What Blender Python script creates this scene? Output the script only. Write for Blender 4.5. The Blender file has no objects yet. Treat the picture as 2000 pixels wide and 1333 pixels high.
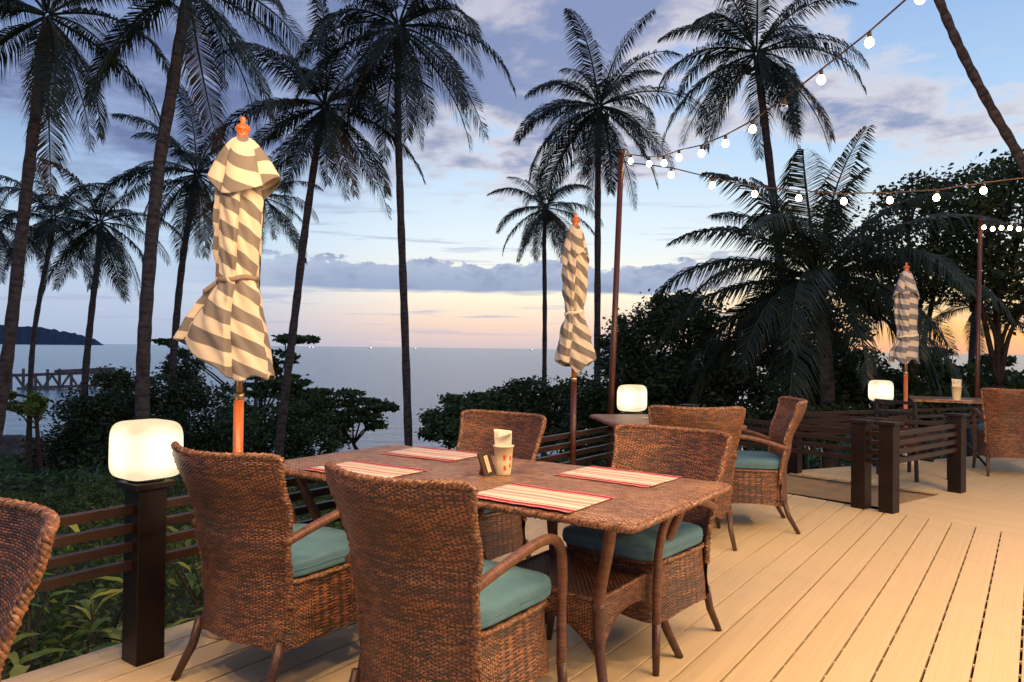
import bpy, math, random
import numpy as np
from mathutils import Vector, Matrix
R = math.radians
sc = bpy.context.scene
col = sc.collection
rnd = random.Random(7)
nrg = np.random.default_rng(11)

# ------------------------------------------------------------------ camera
F = 1435.0; PITCH = R(.58); ROLL = R(.65); H = 1.3
cam_d = bpy.data.cameras.new('camera'); cam = bpy.data.objects.new('camera', cam_d); col.objects.link(cam)
cam.matrix_world = Matrix.Translation((0, 0, H)) @ Matrix.Rotation(R(90) + PITCH, 4, 'X') @ Matrix.Rotation(ROLL, 4, 'Z')
cam_d.sensor_width = 36; cam_d.lens = F / 2000 * 36
cam_d.clip_start = .05; cam_d.clip_end = 90000
sc.camera = cam
sc.view_settings.view_transform = 'Standard'
try: sc.view_settings.look = 'None'
except Exception: pass
sc.view_settings.gamma = 1; sc.view_settings.exposure = 0
sc.view_settings.use_curve_mapping = False

_fw = np.array([0, math.cos(PITCH), math.sin(PITCH)]); _r = np.array([1., 0, 0]); _u = np.cross(_r, _fw)
RR = _r * math.cos(ROLL) + _u * math.sin(ROLL); UU = -_r * math.sin(ROLL) + _u * math.cos(ROLL)
def ray(x, y): return _fw + RR * (x - 1000) / F - UU * (y - 666.5) / F
def at(x, y, Y):
    d = ray(x, y); return Vector(np.array([0, 0, H]) + d * (Y / d[1]))
def gz(x, y, z=0.):
    d = ray(x, y); return Vector(np.array([0, 0, H]) + d * ((z - H) / d[2]))

# ------------------------------------------------------------------ node helper
class NT:
    def __init__(s, tree): s.t = tree; s.t.nodes.clear()
    def n(s, kind, **kw):
        nd = s.t.nodes.new(kind)
        for k, v in kw.items():
            if k.startswith('i_'):
                key = k[2:]
                key = int(key) if key.isdigit() else key.replace('_', ' ')
                if hasattr(v, 'node'): s.t.links.new(v, nd.inputs[key])
                else: nd.inputs[key].default_value = v
            else: setattr(nd, k, v)
        return nd
    def m(s, op, a, b=0., c=None, clamp=False):
        nd = s.t.nodes.new('ShaderNodeMath'); nd.operation = op; nd.use_clamp = clamp
        for i, v in enumerate((a, b) if c is None else (a, b, c)):
            if hasattr(v, 'node'): s.t.links.new(v, nd.inputs[i])
            else: nd.inputs[i].default_value = v
        return nd.outputs[0]
    def mix(s, f, a, b):
        nd = s.t.nodes.new('ShaderNodeMix'); nd.data_type = 'RGBA'
        for k, v in ((0, f), (6, a), (7, b)):
            if hasattr(v, 'node'): s.t.links.new(v, nd.inputs[k])
            else: nd.inputs[k].default_value = (v if k == 0 else (v if len(v) == 4 else (*v, 1)))
        return nd.outputs[2]
    def ramp(s, f, stops, interp='LINEAR'):
        nd = s.t.nodes.new('ShaderNodeValToRGB'); nd.color_ramp.interpolation = interp
        e = nd.color_ramp.elements
        e[0].position = stops[0][0]; e[0].color = (*stops[0][1], 1)
        e[1].position = stops[1][0]; e[1].color = (*stops[1][1], 1)
        for p, c in stops[2:]:
            q = e.new(p); q.color = (*c, 1)
        s.t.links.new(f, nd.inputs[0]); return nd.outputs[0]
    def sm(s, x, a, b):      # smoothstep
        nd = s.t.nodes.new('ShaderNodeMapRange'); nd.interpolation_type = 'SMOOTHSTEP'
        for k, v in ((0, x), (1, a), (2, b)):
            if hasattr(v, 'node'): s.t.links.new(v, nd.inputs[k])
            else: nd.inputs[k].default_value = v
        return nd.outputs[0]
def lin(*c):
    return tuple(((v / 255) / 12.92 if v / 255 <= .04045 else ((v / 255 + .055) / 1.055) ** 2.4) for v in c)

# ------------------------------------------------------------------ dusk sky
SKY_GAIN = 1.13
w = bpy.data.worlds.new('World'); sc.world = w; w.use_nodes = True
T = NT(w.node_tree)
tc = T.n('ShaderNodeTexCoord')
sep = T.n('ShaderNodeSeparateXYZ', i_0=tc.outputs['Generated'])
X, Y_, Z = sep.outputs
el = T.m('MULTIPLY', T.m('ARCSINE', Z), 57.2958)                      # degrees above the horizon
az = T.m('MULTIPLY', T.m('ARCTAN2', X, Y_), 57.2958)                  # degrees right of the view axis
eln = T.m('DIVIDE', el, 90., clamp=True)
def stops(*a): return [(p / 90, lin(*c)) for p, c in a]
left = T.ramp(eln, stops((0, (164, 178, 204)), (3, (176, 192, 216)), (8, (180, 206, 232)), (13, (150, 178, 214)), (20, (108, 134, 182)), (30, (84, 108, 160)), (90, (60, 78, 125))))
mid = T.ramp(eln, stops((0, (206, 188, 192)), (1.8, (238, 208, 190)), (4.2, (250, 238, 214)), (8, (222, 234, 240)), (14, (188, 214, 240)), (22, (160, 176, 216)), (30, (120, 140, 190)), (90, (66, 84, 130))))
right = T.ramp(eln, stops((0, (238, 176, 140)), (1.4, (255, 196, 126)), (4.0, (255, 226, 172)), (8, (222, 230, 230)), (15, (176, 206, 236)), (24, (142, 176, 220)), (35, (110, 140, 200)), (90, (66, 84, 130))))
base = T.mix(T.sm(az, -28., -2.), left, mid)
base = T.mix(T.sm(az, 8., 30.), base, right)
# the half of the sky behind the viewer is a plain darker dusk blue
back = T.sm(T.m('ABSOLUTE', az), 70., 150.)
base = T.mix(back, base, T.ramp(eln, stops((0, (120, 128, 160)), (15, (96, 112, 160)), (90, (60, 78, 125)))))
# high cloud sheet, seen in perspective
zz = T.m('MAXIMUM', T.m('ADD', Z, .10), .03)
comb = T.n('ShaderNodeCombineXYZ', i_0=T.m('DIVIDE', X, zz), i_1=T.m('DIVIDE', Y_, zz), i_2=0.)
n1 = T.n('ShaderNodeTexNoise', i_Vector=comb.outputs[0], i_Scale=.95, i_Detail=9., i_Roughness=.56, i_Distortion=.35)
n2 = T.n('ShaderNodeTexNoise', i_Vector=comb.outputs[0], i_Scale=3.3, i_Detail=8., i_Roughness=.6, i_Distortion=.2)
cov = T.m('ADD', T.m('MULTIPLY', n1.outputs[0], .62), T.m('MULTIPLY', n2.outputs[0], .38))
lift = T.m('MULTIPLY', T.sm(el, 11., 18.), .115)
cov = T.m('ADD', cov, T.m('SUBTRACT', lift, T.m('MULTIPLY', T.sm(az, 8., 22.), .05)))
hi = T.m('MULTIPLY', T.sm(cov, .495, .575), T.sm(el, 9., 13.5))
thick = T.sm(cov, .53, .64)
cl_l = T.mix(thick, lin(142, 158, 194), lin(98, 114, 156))
cl_r = T.mix(thick, lin(214, 208, 212), lin(126, 140, 178))
cl = T.mix(T.sm(az, -22., 4.), cl_l, cl_r)
base = T.mix(T.m('MULTIPLY', hi, .92), base, cl)
# cumulus bank just above the horizon
cb = T.n('ShaderNodeCombineXYZ', i_0=T.m('MULTIPLY', az, .30), i_1=T.m('MULTIPLY', el, .62), i_2=3.)
n3 = T.n('ShaderNodeTexNoise', i_Vector=cb.outputs[0], i_Scale=1.25, i_Detail=8., i_Roughness=.6)
ca = T.n('ShaderNodeCombineXYZ', i_0=T.m('MULTIPLY', az, .16), i_1=0., i_2=9.)
n4 = T.n('ShaderNodeTexNoise', i_Vector=ca.outputs[0], i_Scale=1., i_Detail=2.)
top = T.m('ADD', T.m('ADD', 3.6, T.m('MULTIPLY', n4.outputs[0], 2.6)), T.m('MULTIPLY', n3.outputs[0], 3.6))
bank = T.m('MULTIPLY', T.sm(T.m('SUBTRACT', top, el), 0., .22), T.sm(T.m('SUBTRACT', el, T.m('ADD', 3.75, T.m('MULTIPLY', n4.outputs[0], .9))), 0., .35))
bank = T.m('MULTIPLY', bank, T.m('MULTIPLY', T.sm(az, -28., -13.), T.m('SUBTRACT', 1., T.sm(az, 12., 20.))))
bcol = T.mix(T.sm(el, 4.4, 7.), lin(134, 154, 190), lin(164, 178, 204))
bcol = T.mix(T.sm(n3.outputs[0], .45, .7), bcol, lin(118, 138, 176))
base = T.mix(T.m('MULTIPLY', bank, .93), base, bcol)
# thin streaks low down
cs = T.n('ShaderNodeCombineXYZ', i_0=T.m('MULTIPLY', az, .09), i_1=T.m('MULTIPLY', el, 1.5), i_2=1.)
n5 = T.n('ShaderNodeTexNoise', i_Vector=cs.outputs[0], i_Scale=1., i_Detail=6., i_Roughness=.6)
st = T.m('MULTIPLY', T.sm(n5.outputs[0], .54, .66), T.m('MULTIPLY', T.sm(el, .6, 1.6), T.m('SUBTRACT', 1., T.sm(el, 9., 13.))))
base = T.mix(T.m('MULTIPLY', st, .6), base, lin(160, 170, 198))
st2 = T.m('MULTIPLY', T.sm(n5.outputs[0], .38, .26), T.m('SUBTRACT', 1., T.sm(el, 3., 5.)))
base = T.mix(T.m('MULTIPLY', st2, .4), base, lin(255, 214, 182))
sky = T.n('ShaderNodeTexSky', sky_type='NISHITA', sun_disc=False, sun_elevation=R(-1.5), sun_rotation=R(38))
b1 = T.n('ShaderNodeBackground', i_Color=base, i_Strength=SKY_GAIN)
b2 = T.n('ShaderNodeBackground', i_Color=sky.outputs[0], i_Strength=.05)
ad = T.n('ShaderNodeAddShader', i_0=b1.outputs[0], i_1=b2.outputs[0])
T.n('ShaderNodeOutputWorld', i_Surface=ad.outputs[0])

# ------------------------------------------------------------------ materials
def pmat(name, color=(.5, .5, .5), rough=.6, spec=.4, metal=0., build=None):
    m = bpy.data.materials.new(name); m.use_nodes = True
    t = NT(m.node_tree)
    p = t.n('ShaderNodeBsdfPrincipled'); o = t.n('ShaderNodeOutputMaterial', i_Surface=p.outputs[0])
    p.inputs['Base Color'].default_value = (*color, 1); p.inputs['Roughness'].default_value = rough
    p.inputs['Specular IOR Level'].default_value = spec; p.inputs['Metallic'].default_value = metal
    if build: build(t, p, o)
    return m
def L(t, a, b): t.t.links.new(a, b)
def noisy(c1, c2, scale=8., detail=5., stretch=(1, 1, 1), bump=.0, bscale=40., coord='Object', rv=0., dist=.01):
    def f(t, p, o):
        tcn = t.n('ShaderNodeTexCoord'); mp = t.n('ShaderNodeMapping', i_Vector=tcn.outputs[coord])
        mp.inputs['Scale'].default_value = stretch
        n = t.n('ShaderNodeTexNoise', i_Vector=mp.outputs[0], i_Scale=scale, i_Detail=detail, i_Roughness=.6)
        f_ = n.outputs[0]
        if rv:
            oi = t.n('ShaderNodeObjectInfo'); f_ = t.m('ADD', f_, t.m('MULTIPLY', t.m('SUBTRACT', oi.outputs['Random'], .5), rv))
        L(t, t.mix(t.sm(f_, .3, .7), c1, c2), p.inputs['Base Color'])
        if bump:
            n2 = t.n('ShaderNodeTexNoise', i_Vector=mp.outputs[0], i_Scale=bscale, i_Detail=4.)
            b = t.n('ShaderNodeBump', i_Height=n2.outputs[0], i_Strength=bump, i_Distance=dist)
            L(t, b.outputs[0], p.inputs['Normal'])
    return f

def weave(c_hi, c_mid, c_lo, stake, row=.008, pitch=.030, flat=False, rough=.38, open_=False):
    def f(t, p, o):
        uv = t.n('ShaderNodeUVMap'); uv.uv_map = 'UVMap'
        s = t.n('ShaderNodeSeparateXYZ', i_0=uv.outputs[0]); u, v = s.outputs[0], s.outputs[1]
        wob = t.n('ShaderNodeTexNoise', i_Vector=uv.outputs[0], i_Scale=9., i_Detail=2.)
        v = t.m('ADD', v, t.m('MULTIPLY', t.m('SUBTRACT', wob.outputs[0], .5), row * 1.6))
        vr = t.m('DIVIDE', v, row); rw = t.m('FLOOR', vr); fv = t.m('FRACT', vr)
        ph = t.m('ADD', t.m('DIVIDE', u, pitch), t.m('MULTIPLY', rw, .5))
        over = t.m('ADD', .5, t.m('MULTIPLY', t.m('COSINE', t.m('MULTIPLY', ph, 6.28318)), .5))
        q = t.m('SUBTRACT', t.m('MULTIPLY', fv, 2.), 1.); prof = t.m('SUBTRACT', 1., t.m('MULTIPLY', q, q))
        hgt = t.m('MULTIPLY', prof, t.m('ADD', .25, t.m('MULTIPLY', over, .75)))
        cell = t.n('ShaderNodeCombineXYZ', i_0=t.m('FLOOR', ph), i_1=rw, i_2=0.)
        wn = t.n('ShaderNodeTexWhiteNoise', i_Vector=cell.outputs[0]); wn.noise_dimensions = '3D'
        ln = t.n('ShaderNodeCombineXYZ', i_0=t.m('MULTIPLY', u, 3.), i_1=t.m('MULTIPLY', rw, 1.7), i_2=0.)
        nz = t.n('ShaderNodeTexNoise', i_Vector=ln.outputs[0], i_Scale=1., i_Detail=1.)
        big = t.n('ShaderNodeTexNoise', i_Vector=uv.outputs[0], i_Scale=5., i_Detail=3.)
        k = t.m('ADD', t.m('MULTIPLY', wn.outputs[0], .34), t.m('ADD', t.m('MULTIPLY', nz.outputs[0], .45), t.m('MULTIPLY', big.outputs[0], .42)))
        c = t.ramp(k, [(.44, c_lo), (.60, c_mid), (.80, c_hi)])
        c = t.mix(t.sm(over, .30, .06), c, stake)
        L(t, c, p.inputs['Base Color'])
        b = t.n('ShaderNodeBump', i_Height=hgt, i_Strength=.75 if not flat else .35, i_Distance=row * .55)
        L(t, b.outputs[0], p.inputs['Normal'])
        if open_:
            hole = t.m('MULTIPLY', t.m('LESS_THAN', over, .12), t.m('LESS_THAN', prof, .75))
            L(t, t.m('SUBTRACT', 1., hole), p.inputs['Alpha'])
    return pmat('wicker', rough=rough, spec=.5, build=f)

M = {}
M['wicker'] = weave((.32, .132, .052), (.122, .050, .030), (.036, .026, .018), (.030, .014, .010), row=.0062, pitch=.025)
M['wicker_top'] = weave((.44, .27, .15), (.26, .135, .075), (.12, .066, .042), (.06, .028, .016), row=.009, pitch=.022, flat=True, rough=.42)
M['wicker_open'] = weave((.17, .08, .045), (.10, .045, .026), (.05, .026, .018), (.03, .015, .01), row=.014, pitch=.020, open_=True)
def wrap(t, p, o):
    uv = t.n('ShaderNodeUVMap'); uv.uv_map = 'UVMap'
    s = t.n('ShaderNodeSeparateXYZ', i_0=uv.outputs[0]); q = t.m('DIVIDE', s.outputs[1], .007)
    fr = t.m('SUBTRACT', t.m('MULTIPLY', t.m('FRACT', q), 2.), 1.)
    wn = t.n('ShaderNodeTexWhiteNoise', noise_dimensions='1D'); L(t, t.m('FLOOR', q), wn.inputs['W'])
    L(t, t.ramp(wn.outputs[0], [(0., (.085, .036, .024)), (1., (.17, .072, .038))]), p.inputs['Base Color'])
    b = t.n('ShaderNodeBump', i_Height=t.m('SUBTRACT', 1., t.m('MULTIPLY', fr, fr)), i_Strength=.5, i_Distance=.002)
    L(t, b.outputs[0], p.inputs['Normal'])
M['wrap'] = pmat('wrapped_cane', rough=.38, spec=.5, build=wrap)
M['braid'] = pmat('braided_cane', rough=.36, spec=.55, build=noisy((.07, .032, .02), (.30, .145, .07), scale=70., detail=2.))
M['legwood'] = pmat('dark_cane', rough=.4, spec=.5, build=noisy((.045, .02, .014), (.09, .04, .025), scale=60., detail=2., bump=.3, bscale=220., dist=.002))
M['teal'] = pmat('teal_canvas', rough=.75, spec=.25, build=noisy((.082, .190, .245), (.108, .235, .295), scale=9., bump=.35, bscale=600., rv=.15, dist=.0012))
M['darkrail'] = pmat('dark_brown_paint', rough=.45, spec=.32, build=noisy((.006, .003, .0025), (.013, .006, .005), scale=5., bump=.15, bscale=90., dist=.002))
M['rail_lit'] = pmat('lit_brown_paint', rough=.38, spec=.5, build=noisy((.016, .008, .006), (.032, .015, .010), scale=5., bump=.15, bscale=90., dist=.002))  # post paint made paler for the rails, warm light on them painted in
def board(t, p, o):
    tcn = t.n('ShaderNodeTexCoord'); oi = t.n('ShaderNodeObjectInfo')
    mp = t.n('ShaderNodeMapping', i_Vector=tcn.outputs['Object']); mp.inputs['Scale'].default_value = (90, 1.2, 20)
    off = t.n('ShaderNodeVectorMath', operation='ADD', i_0=mp.outputs[0]); L(t, t.m('MULTIPLY', oi.outputs['Random'], 40.), off.inputs[1])
    g = t.n('ShaderNodeTexNoise', i_Vector=off.outputs[0], i_Scale=1., i_Detail=5., i_Roughness=.65)
    st = t.n('ShaderNodeTexNoise', i_Vector=tcn.outputs['Object'], i_Scale=1.7, i_Detail=7., i_Roughness=.62)
    c = t.mix(t.sm(t.m('ADD', g.outputs[0], t.m('MULTIPLY', t.m('SUBTRACT', oi.outputs['Random'], .5), .28)), .3, .72), (.54, .425, .25), (.60, .48, .295))
    c = t.mix(t.m('MULTIPLY', t.sm(st.outputs[0], .52, .75), .45), c, (.43, .33, .195))
    sp = t.n('ShaderNodeTexNoise', i_Vector=tcn.outputs['Object'], i_Scale=26., i_Detail=3.)
    c = t.mix(t.m('MULTIPLY', t.sm(sp.outputs[0], .70, .78), .35), c, (.22, .17, .12))
    L(t, c, p.inputs['Base Color'])
    L(t, t.m('ADD', .36, t.m('MULTIPLY', st.outputs[0], .35)), p.inputs['Roughness'])
    b = t.n('ShaderNodeBump', i_Height=g.outputs[0], i_Strength=.18, i_Distance=.001)
    L(t, b.outputs[0], p.inputs['Normal'])
M['board'] = pmat('composite_board', spec=.35, build=board)
M['fascia'] = pmat('fascia_board', rough=.6, build=noisy((.50, .38, .25), (.58, .45, .30), scale=4., stretch=(1, 1, 8)))
M['teak'] = pmat('orange_teak', rough=.32, spec=.5, build=noisy((.36, .085, .018), (.52, .15, .035), scale=6., stretch=(12, 12, 1)))
M['teakdark'] = pmat('red_brown_timber', rough=.4, spec=.5, build=noisy((.045, .012, .007), (.085, .022, .011), scale=6., stretch=(10, 10, 1)))
M['metal'] = pmat('worn_brass', (.45, .30, .16), rough=.3, metal=.8)
def trunk(t, p, o):
    uv = t.n('ShaderNodeUVMap'); uv.uv_map = 'UVMap'
    s = t.n('ShaderNodeSeparateXYZ', i_0=uv.outputs[0])
    n = t.n('ShaderNodeTexNoise', i_Vector=uv.outputs[0], i_Scale=6., i_Detail=6., i_Roughness=.7)
    q = t.m('ADD', t.m('DIVIDE', s.outputs[1], .14), t.m('MULTIPLY', n.outputs[0], .9))
    r = t.m('FRACT', q)
    L(t, t.mix(t.sm(t.m('ADD', n.outputs[0], t.m('MULTIPLY', r, .15)), .40, .70), (.050, .040, .038), (.125, .105, .105)), p.inputs['Base Color'])
    b = t.n('ShaderNodeBump', i_Height=t.m('ADD', r, n.outputs[0]), i_Strength=.8, i_Distance=.03)
    L(t, b.outputs[0], p.inputs['Normal'])
M['trunk'] = pmat('palm_trunk', rough=.85, spec=.2, build=trunk)
M['bark'] = pmat('tree_bark', rough=.9, spec=.2, build=noisy((.035, .026, .02), (.08, .065, .05), scale=12., bump=.6, bscale=30.))
def leafm(name, c1, c2, c3, tr=.25, rough=.45, sc_=2.2):
    def f(t, p, o):
        tcn = t.n('ShaderNodeTexCoord'); g = t.n('ShaderNodeNewGeometry')
        n = t.n('ShaderNodeTexNoise', i_Vector=g.outputs['Position'], i_Scale=sc_, i_Detail=4., i_Roughness=.7)
        c = t.ramp(t.m('ADD', t.m('MULTIPLY', n.outputs[0], .8), t.m('MULTIPLY', g.outputs['Random Per Island'], .35)), [(.32, c1), (.58, c2), (.86, c3)])
        L(t, c, p.inputs['Base Color'])
        tl = t.n('ShaderNodeBsdfTranslucent', i_Color=c)
        mx = t.n('ShaderNodeMixShader', i_0=tr, i_1=p.outputs[0], i_2=tl.outputs[0])
        L(t, mx.outputs[0], o.inputs[0])
    return pmat(name, rough=rough, spec=.35, build=f)
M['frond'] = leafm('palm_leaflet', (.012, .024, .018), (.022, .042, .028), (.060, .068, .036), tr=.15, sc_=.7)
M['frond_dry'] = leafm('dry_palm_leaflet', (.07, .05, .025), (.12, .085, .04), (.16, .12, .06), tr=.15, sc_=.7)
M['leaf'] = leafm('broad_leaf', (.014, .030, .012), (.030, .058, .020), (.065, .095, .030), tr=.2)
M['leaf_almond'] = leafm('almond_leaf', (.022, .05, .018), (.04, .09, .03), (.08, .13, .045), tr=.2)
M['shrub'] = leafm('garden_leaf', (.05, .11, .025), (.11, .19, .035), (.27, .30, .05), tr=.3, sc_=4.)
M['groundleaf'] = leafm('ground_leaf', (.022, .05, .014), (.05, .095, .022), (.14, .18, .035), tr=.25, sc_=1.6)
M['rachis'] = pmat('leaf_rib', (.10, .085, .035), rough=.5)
M['shrub_lamplit'] = leafm('lamplit_garden_leaf', (.12, .19, .03), (.26, .32, .05), (.46, .44, .08), tr=.3, sc_=4.)  # glow of the lamp on the leaves painted in as brighter yellow
M['flower'] = pmat('white_petal', (.75, .78, .8), rough=.5)
M['cup'] = pmat('cream_plastic', rough=.35, spec=.5, build=noisy((.66, .57, .34), (.74, .66, .44), scale=14.))
M['paper'] = pmat('paper_napkin', rough=.85, spec=.15, build=noisy((.70, .66, .52), (.78, .74, .62), scale=20., bump=.2, bscale=60., dist=.002))
M['redprint'] = pmat('red_print', (.55, .03, .02), rough=.6)
M['darkwood'] = pmat('dark_brown_wood', rough=.45, build=noisy((.03, .014, .009), (.06, .028, .016), scale=30., stretch=(1, 1, 6)))
M['redwood'] = pmat('red_brown_wood', rough=.45, build=noisy((.14, .04, .02), (.22, .07, .035), scale=30.))
M['card'] = pmat('cream_card', (.68, .56, .34), rough=.7)
M['black'] = pmat('black_rubber', (.02, .016, .014), rough=.5)
M['rubber'] = pmat('brown_cable', (.035, .016, .012), rough=.5)
M['beige'] = pmat('beige_resin', rough=.6, build=noisy((.50, .42, .28), (.58, .50, .36), scale=6.))
M['rock'] = pmat('shore_rock', rough=.9, build=noisy((.05, .042, .04), (.13, .11, .10), scale=2.5, bump=.8, bscale=6., dist=.15))
M['oldwood'] = pmat('weathered_pier_timber', rough=.9, build=noisy((.09, .08, .075), (.18, .16, .155), scale=2., bump=.3, bscale=12.))
def emis(name, color, strength, samp='AUTO'):
    m = bpy.data.materials.new(name); m.use_nodes = True; t = NT(m.node_tree)
    e = t.n('ShaderNodeEmission', i_Color=(*color, 1), i_Strength=strength); t.n('ShaderNodeOutputMaterial', i_Surface=e.outputs[0])
    try: m.cycles.emission_sampling = samp
    except Exception: pass
    return m
BULB = 30.; BIG = 1330.; LAMP = 1.7
M['bulb'] = emis('lit_filament_glass', (1., .60, .27), BULB)
M['lampglow'] = emis('glowing_lamp_body', (1., .95, .56), LAMP)
def lampb(name, strength):
    m = bpy.data.materials.new(name); m.use_nodes = True; t = NT(m.node_tree)
    tcn = t.n('ShaderNodeTexCoord'); sp = t.n('ShaderNodeSeparateXYZ', i_0=tcn.outputs['Object'])
    dz = t.m('ABSOLUTE', t.m('SUBTRACT', sp.outputs[2], .13)); rr = t.m('SQRT', t.m('ADD', t.m('MULTIPLY', sp.outputs[0], sp.outputs[0]), t.m('MULTIPLY', sp.outputs[1], sp.outputs[1])))
    k = t.m('ADD', t.sm(dz, .04, .125), t.m('MULTIPLY', t.sm(rr, .10, .15), .55), clamp=True)
    c = t.mix(k, (1., .93, .68), (1., .80, .50))
    e = t.n('ShaderNodeEmission', i_Color=c, i_Strength=t.m('SUBTRACT', strength, t.m('MULTIPLY', k, strength * .42))); t.n('ShaderNodeOutputMaterial', i_Surface=e.outputs[0]); return m
M['lampglow'] = lampb('glowing_lamp_body', 1.75)
M['keybulb'] = emis('added_key_bulb_glass', (1., .60, .27), BIG)  # far stronger glow, only for the added strings out of view
M['boatlamp'] = emis('boat_floodlight', (1., .95, .85), 6., 'NONE')
def clearg(t, p, o):
    p.inputs['Transmission Weight'].default_value = 1.; p.inputs['Base Color'].default_value = (.9, .9, .95, 1)
M['clearglass'] = pmat('clear_glass', rough=.02, build=clearg)
def mats(t, p, o):
    uv = t.n('ShaderNodeUVMap'); uv.uv_map = 'UVMap'
    s = t.n('ShaderNodeSeparateXYZ', i_0=uv.outputs[0]); v = s.outputs[1]
    n = t.n('ShaderNodeTexNoise', i_Vector=uv.outputs[0], i_Scale=60., i_Detail=2.)
    vv = t.m('ADD', v, t.m('MULTIPLY', t.m('SUBTRACT', n.outputs[0], .5), .012))
    cr = (.62, .58, .56); rd = (.34, .02, .04); orr = (.60, .34, .24); pk = (.58, .25, .27); pu = (.20, .07, .12); gr = (.52, .52, .42)
    L(t, t.ramp(vv, [(0, pk), (.035, rd), (.115, cr), (.15, rd), (.175, gr), (.24, cr), (.33, orr), (.40, cr), (.455, pu), (.475, orr), (.52, pu), (.535, cr), (.62, orr), (.69, gr), (.79, cr), (.835, rd), (.86, cr), (.885, rd), (.965, pk)], 'CONSTANT'), p.inputs['Base Color'])
    wv = t.n('ShaderNodeTexWave', i_Vector=uv.outputs[0], i_Scale=75., wave_type='BANDS', bands_direction='X')
    b = t.n('ShaderNodeBump', i_Height=wv.outputs[0], i_Strength=.5, i_Distance=.0015); L(t, b.outputs[0], p.inputs['Normal'])
M['mat'] = pmat('striped_cotton', rough=.85, spec=.15, build=mats)
def canopy(c_a, c_b):
    def f(t, p, o):
        uv = t.n('ShaderNodeUVMap'); uv.uv_map = 'UVMap'
        s = t.n('ShaderNodeSeparateXYZ', i_0=uv.outputs[0])
        k = t.m('GREATER_THAN', t.m('FRACT', t.m('DIVIDE', s.outputs[1], .122)), .5)
        n = t.n('ShaderNodeTexNoise', i_Vector=uv.outputs[0], i_Scale=260., i_Detail=2.)
        d = t.n('ShaderNodeTexNoise', i_Vector=uv.outputs[0], i_Scale=7., i_Detail=4.)
        c = t.mix(k, c_a, c_b); c = t.mix(t.m('MULTIPLY', n.outputs[0], .25), c, (.4, .36, .3))
        c = t.mix(t.m('MULTIPLY', t.sm(d.outputs[0], .5, .8), .3), c, (.30, .26, .2))
        L(t, c, p.inputs['Base Color'])
        tl = t.n('ShaderNodeBsdfTranslucent', i_Color=c); mx = t.n('ShaderNodeMixShader', i_0=.12, i_1=p.outputs[0], i_2=tl.outputs[0])
        L(t, mx.outputs[0], o.inputs[0])
        b = t.n('ShaderNodeBump', i_Height=d.outputs[0], i_Strength=.5, i_Distance=.02); L(t, b.outputs[0], p.inputs['Normal'])
    return pmat('striped_canvas', rough=.85, spec=.15, build=f)
M['canopy'] = canopy((.66, .60, .49), (.165, .152, .150))
M['canopy_blue'] = canopy((.62, .58, .52), (.17, .18, .23))
M['strap'] = pmat('taupe_strap', (.22, .17, .14), rough=.85)
def seam(t, p, o):
    g = t.n('ShaderNodeNewGeometry')
    mp = t.n('ShaderNodeMapping', i_Vector=g.outputs['Position']); mp.inputs['Scale'].default_value = (.38, 1.25, 1)
    n = t.n('ShaderNodeTexNoise', i_Vector=mp.outputs[0], i_Scale=.55, i_Detail=6., i_Roughness=.62, i_Distortion=.4)
    nb = t.n('ShaderNodeTexNoise', i_Vector=mp.outputs[0], i_Scale=.05, i_Detail=4.)
    L(t, t.mix(nb.outputs[0], (.075, .165, .225), (.115, .215, .275)), p.inputs['Base Color'])
    b = t.n('ShaderNodeBump', i_Height=n.outputs[0], i_Strength=.6, i_Distance=.5); L(t, b.outputs[0], p.inputs['Normal'])
M['sea'] = pmat('sea_water', rough=.2, spec=.8, build=seam)
M['foam'] = pmat('foam', (.6, .63, .68), rough=.7)
M['soil'] = pmat('garden_soil', rough=.95, spec=.1, build=noisy((.018, .022, .012), (.045, .055, .022), scale=1.4, detail=8., bump=.8, bscale=9., dist=.06))
M['island'] = pmat('hazy_island_forest', rough=.95, spec=.0, build=noisy((.040, .062, .105), (.055, .082, .125), scale=.03, detail=6.))  # blue haze of the distance mixed into the forest colour
M['hull'] = pmat('boat_hull', (.20, .08, .08), rough=.6)
M['hullw'] = pmat('boat_cabin', (.5, .5, .5), rough=.6)

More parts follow.
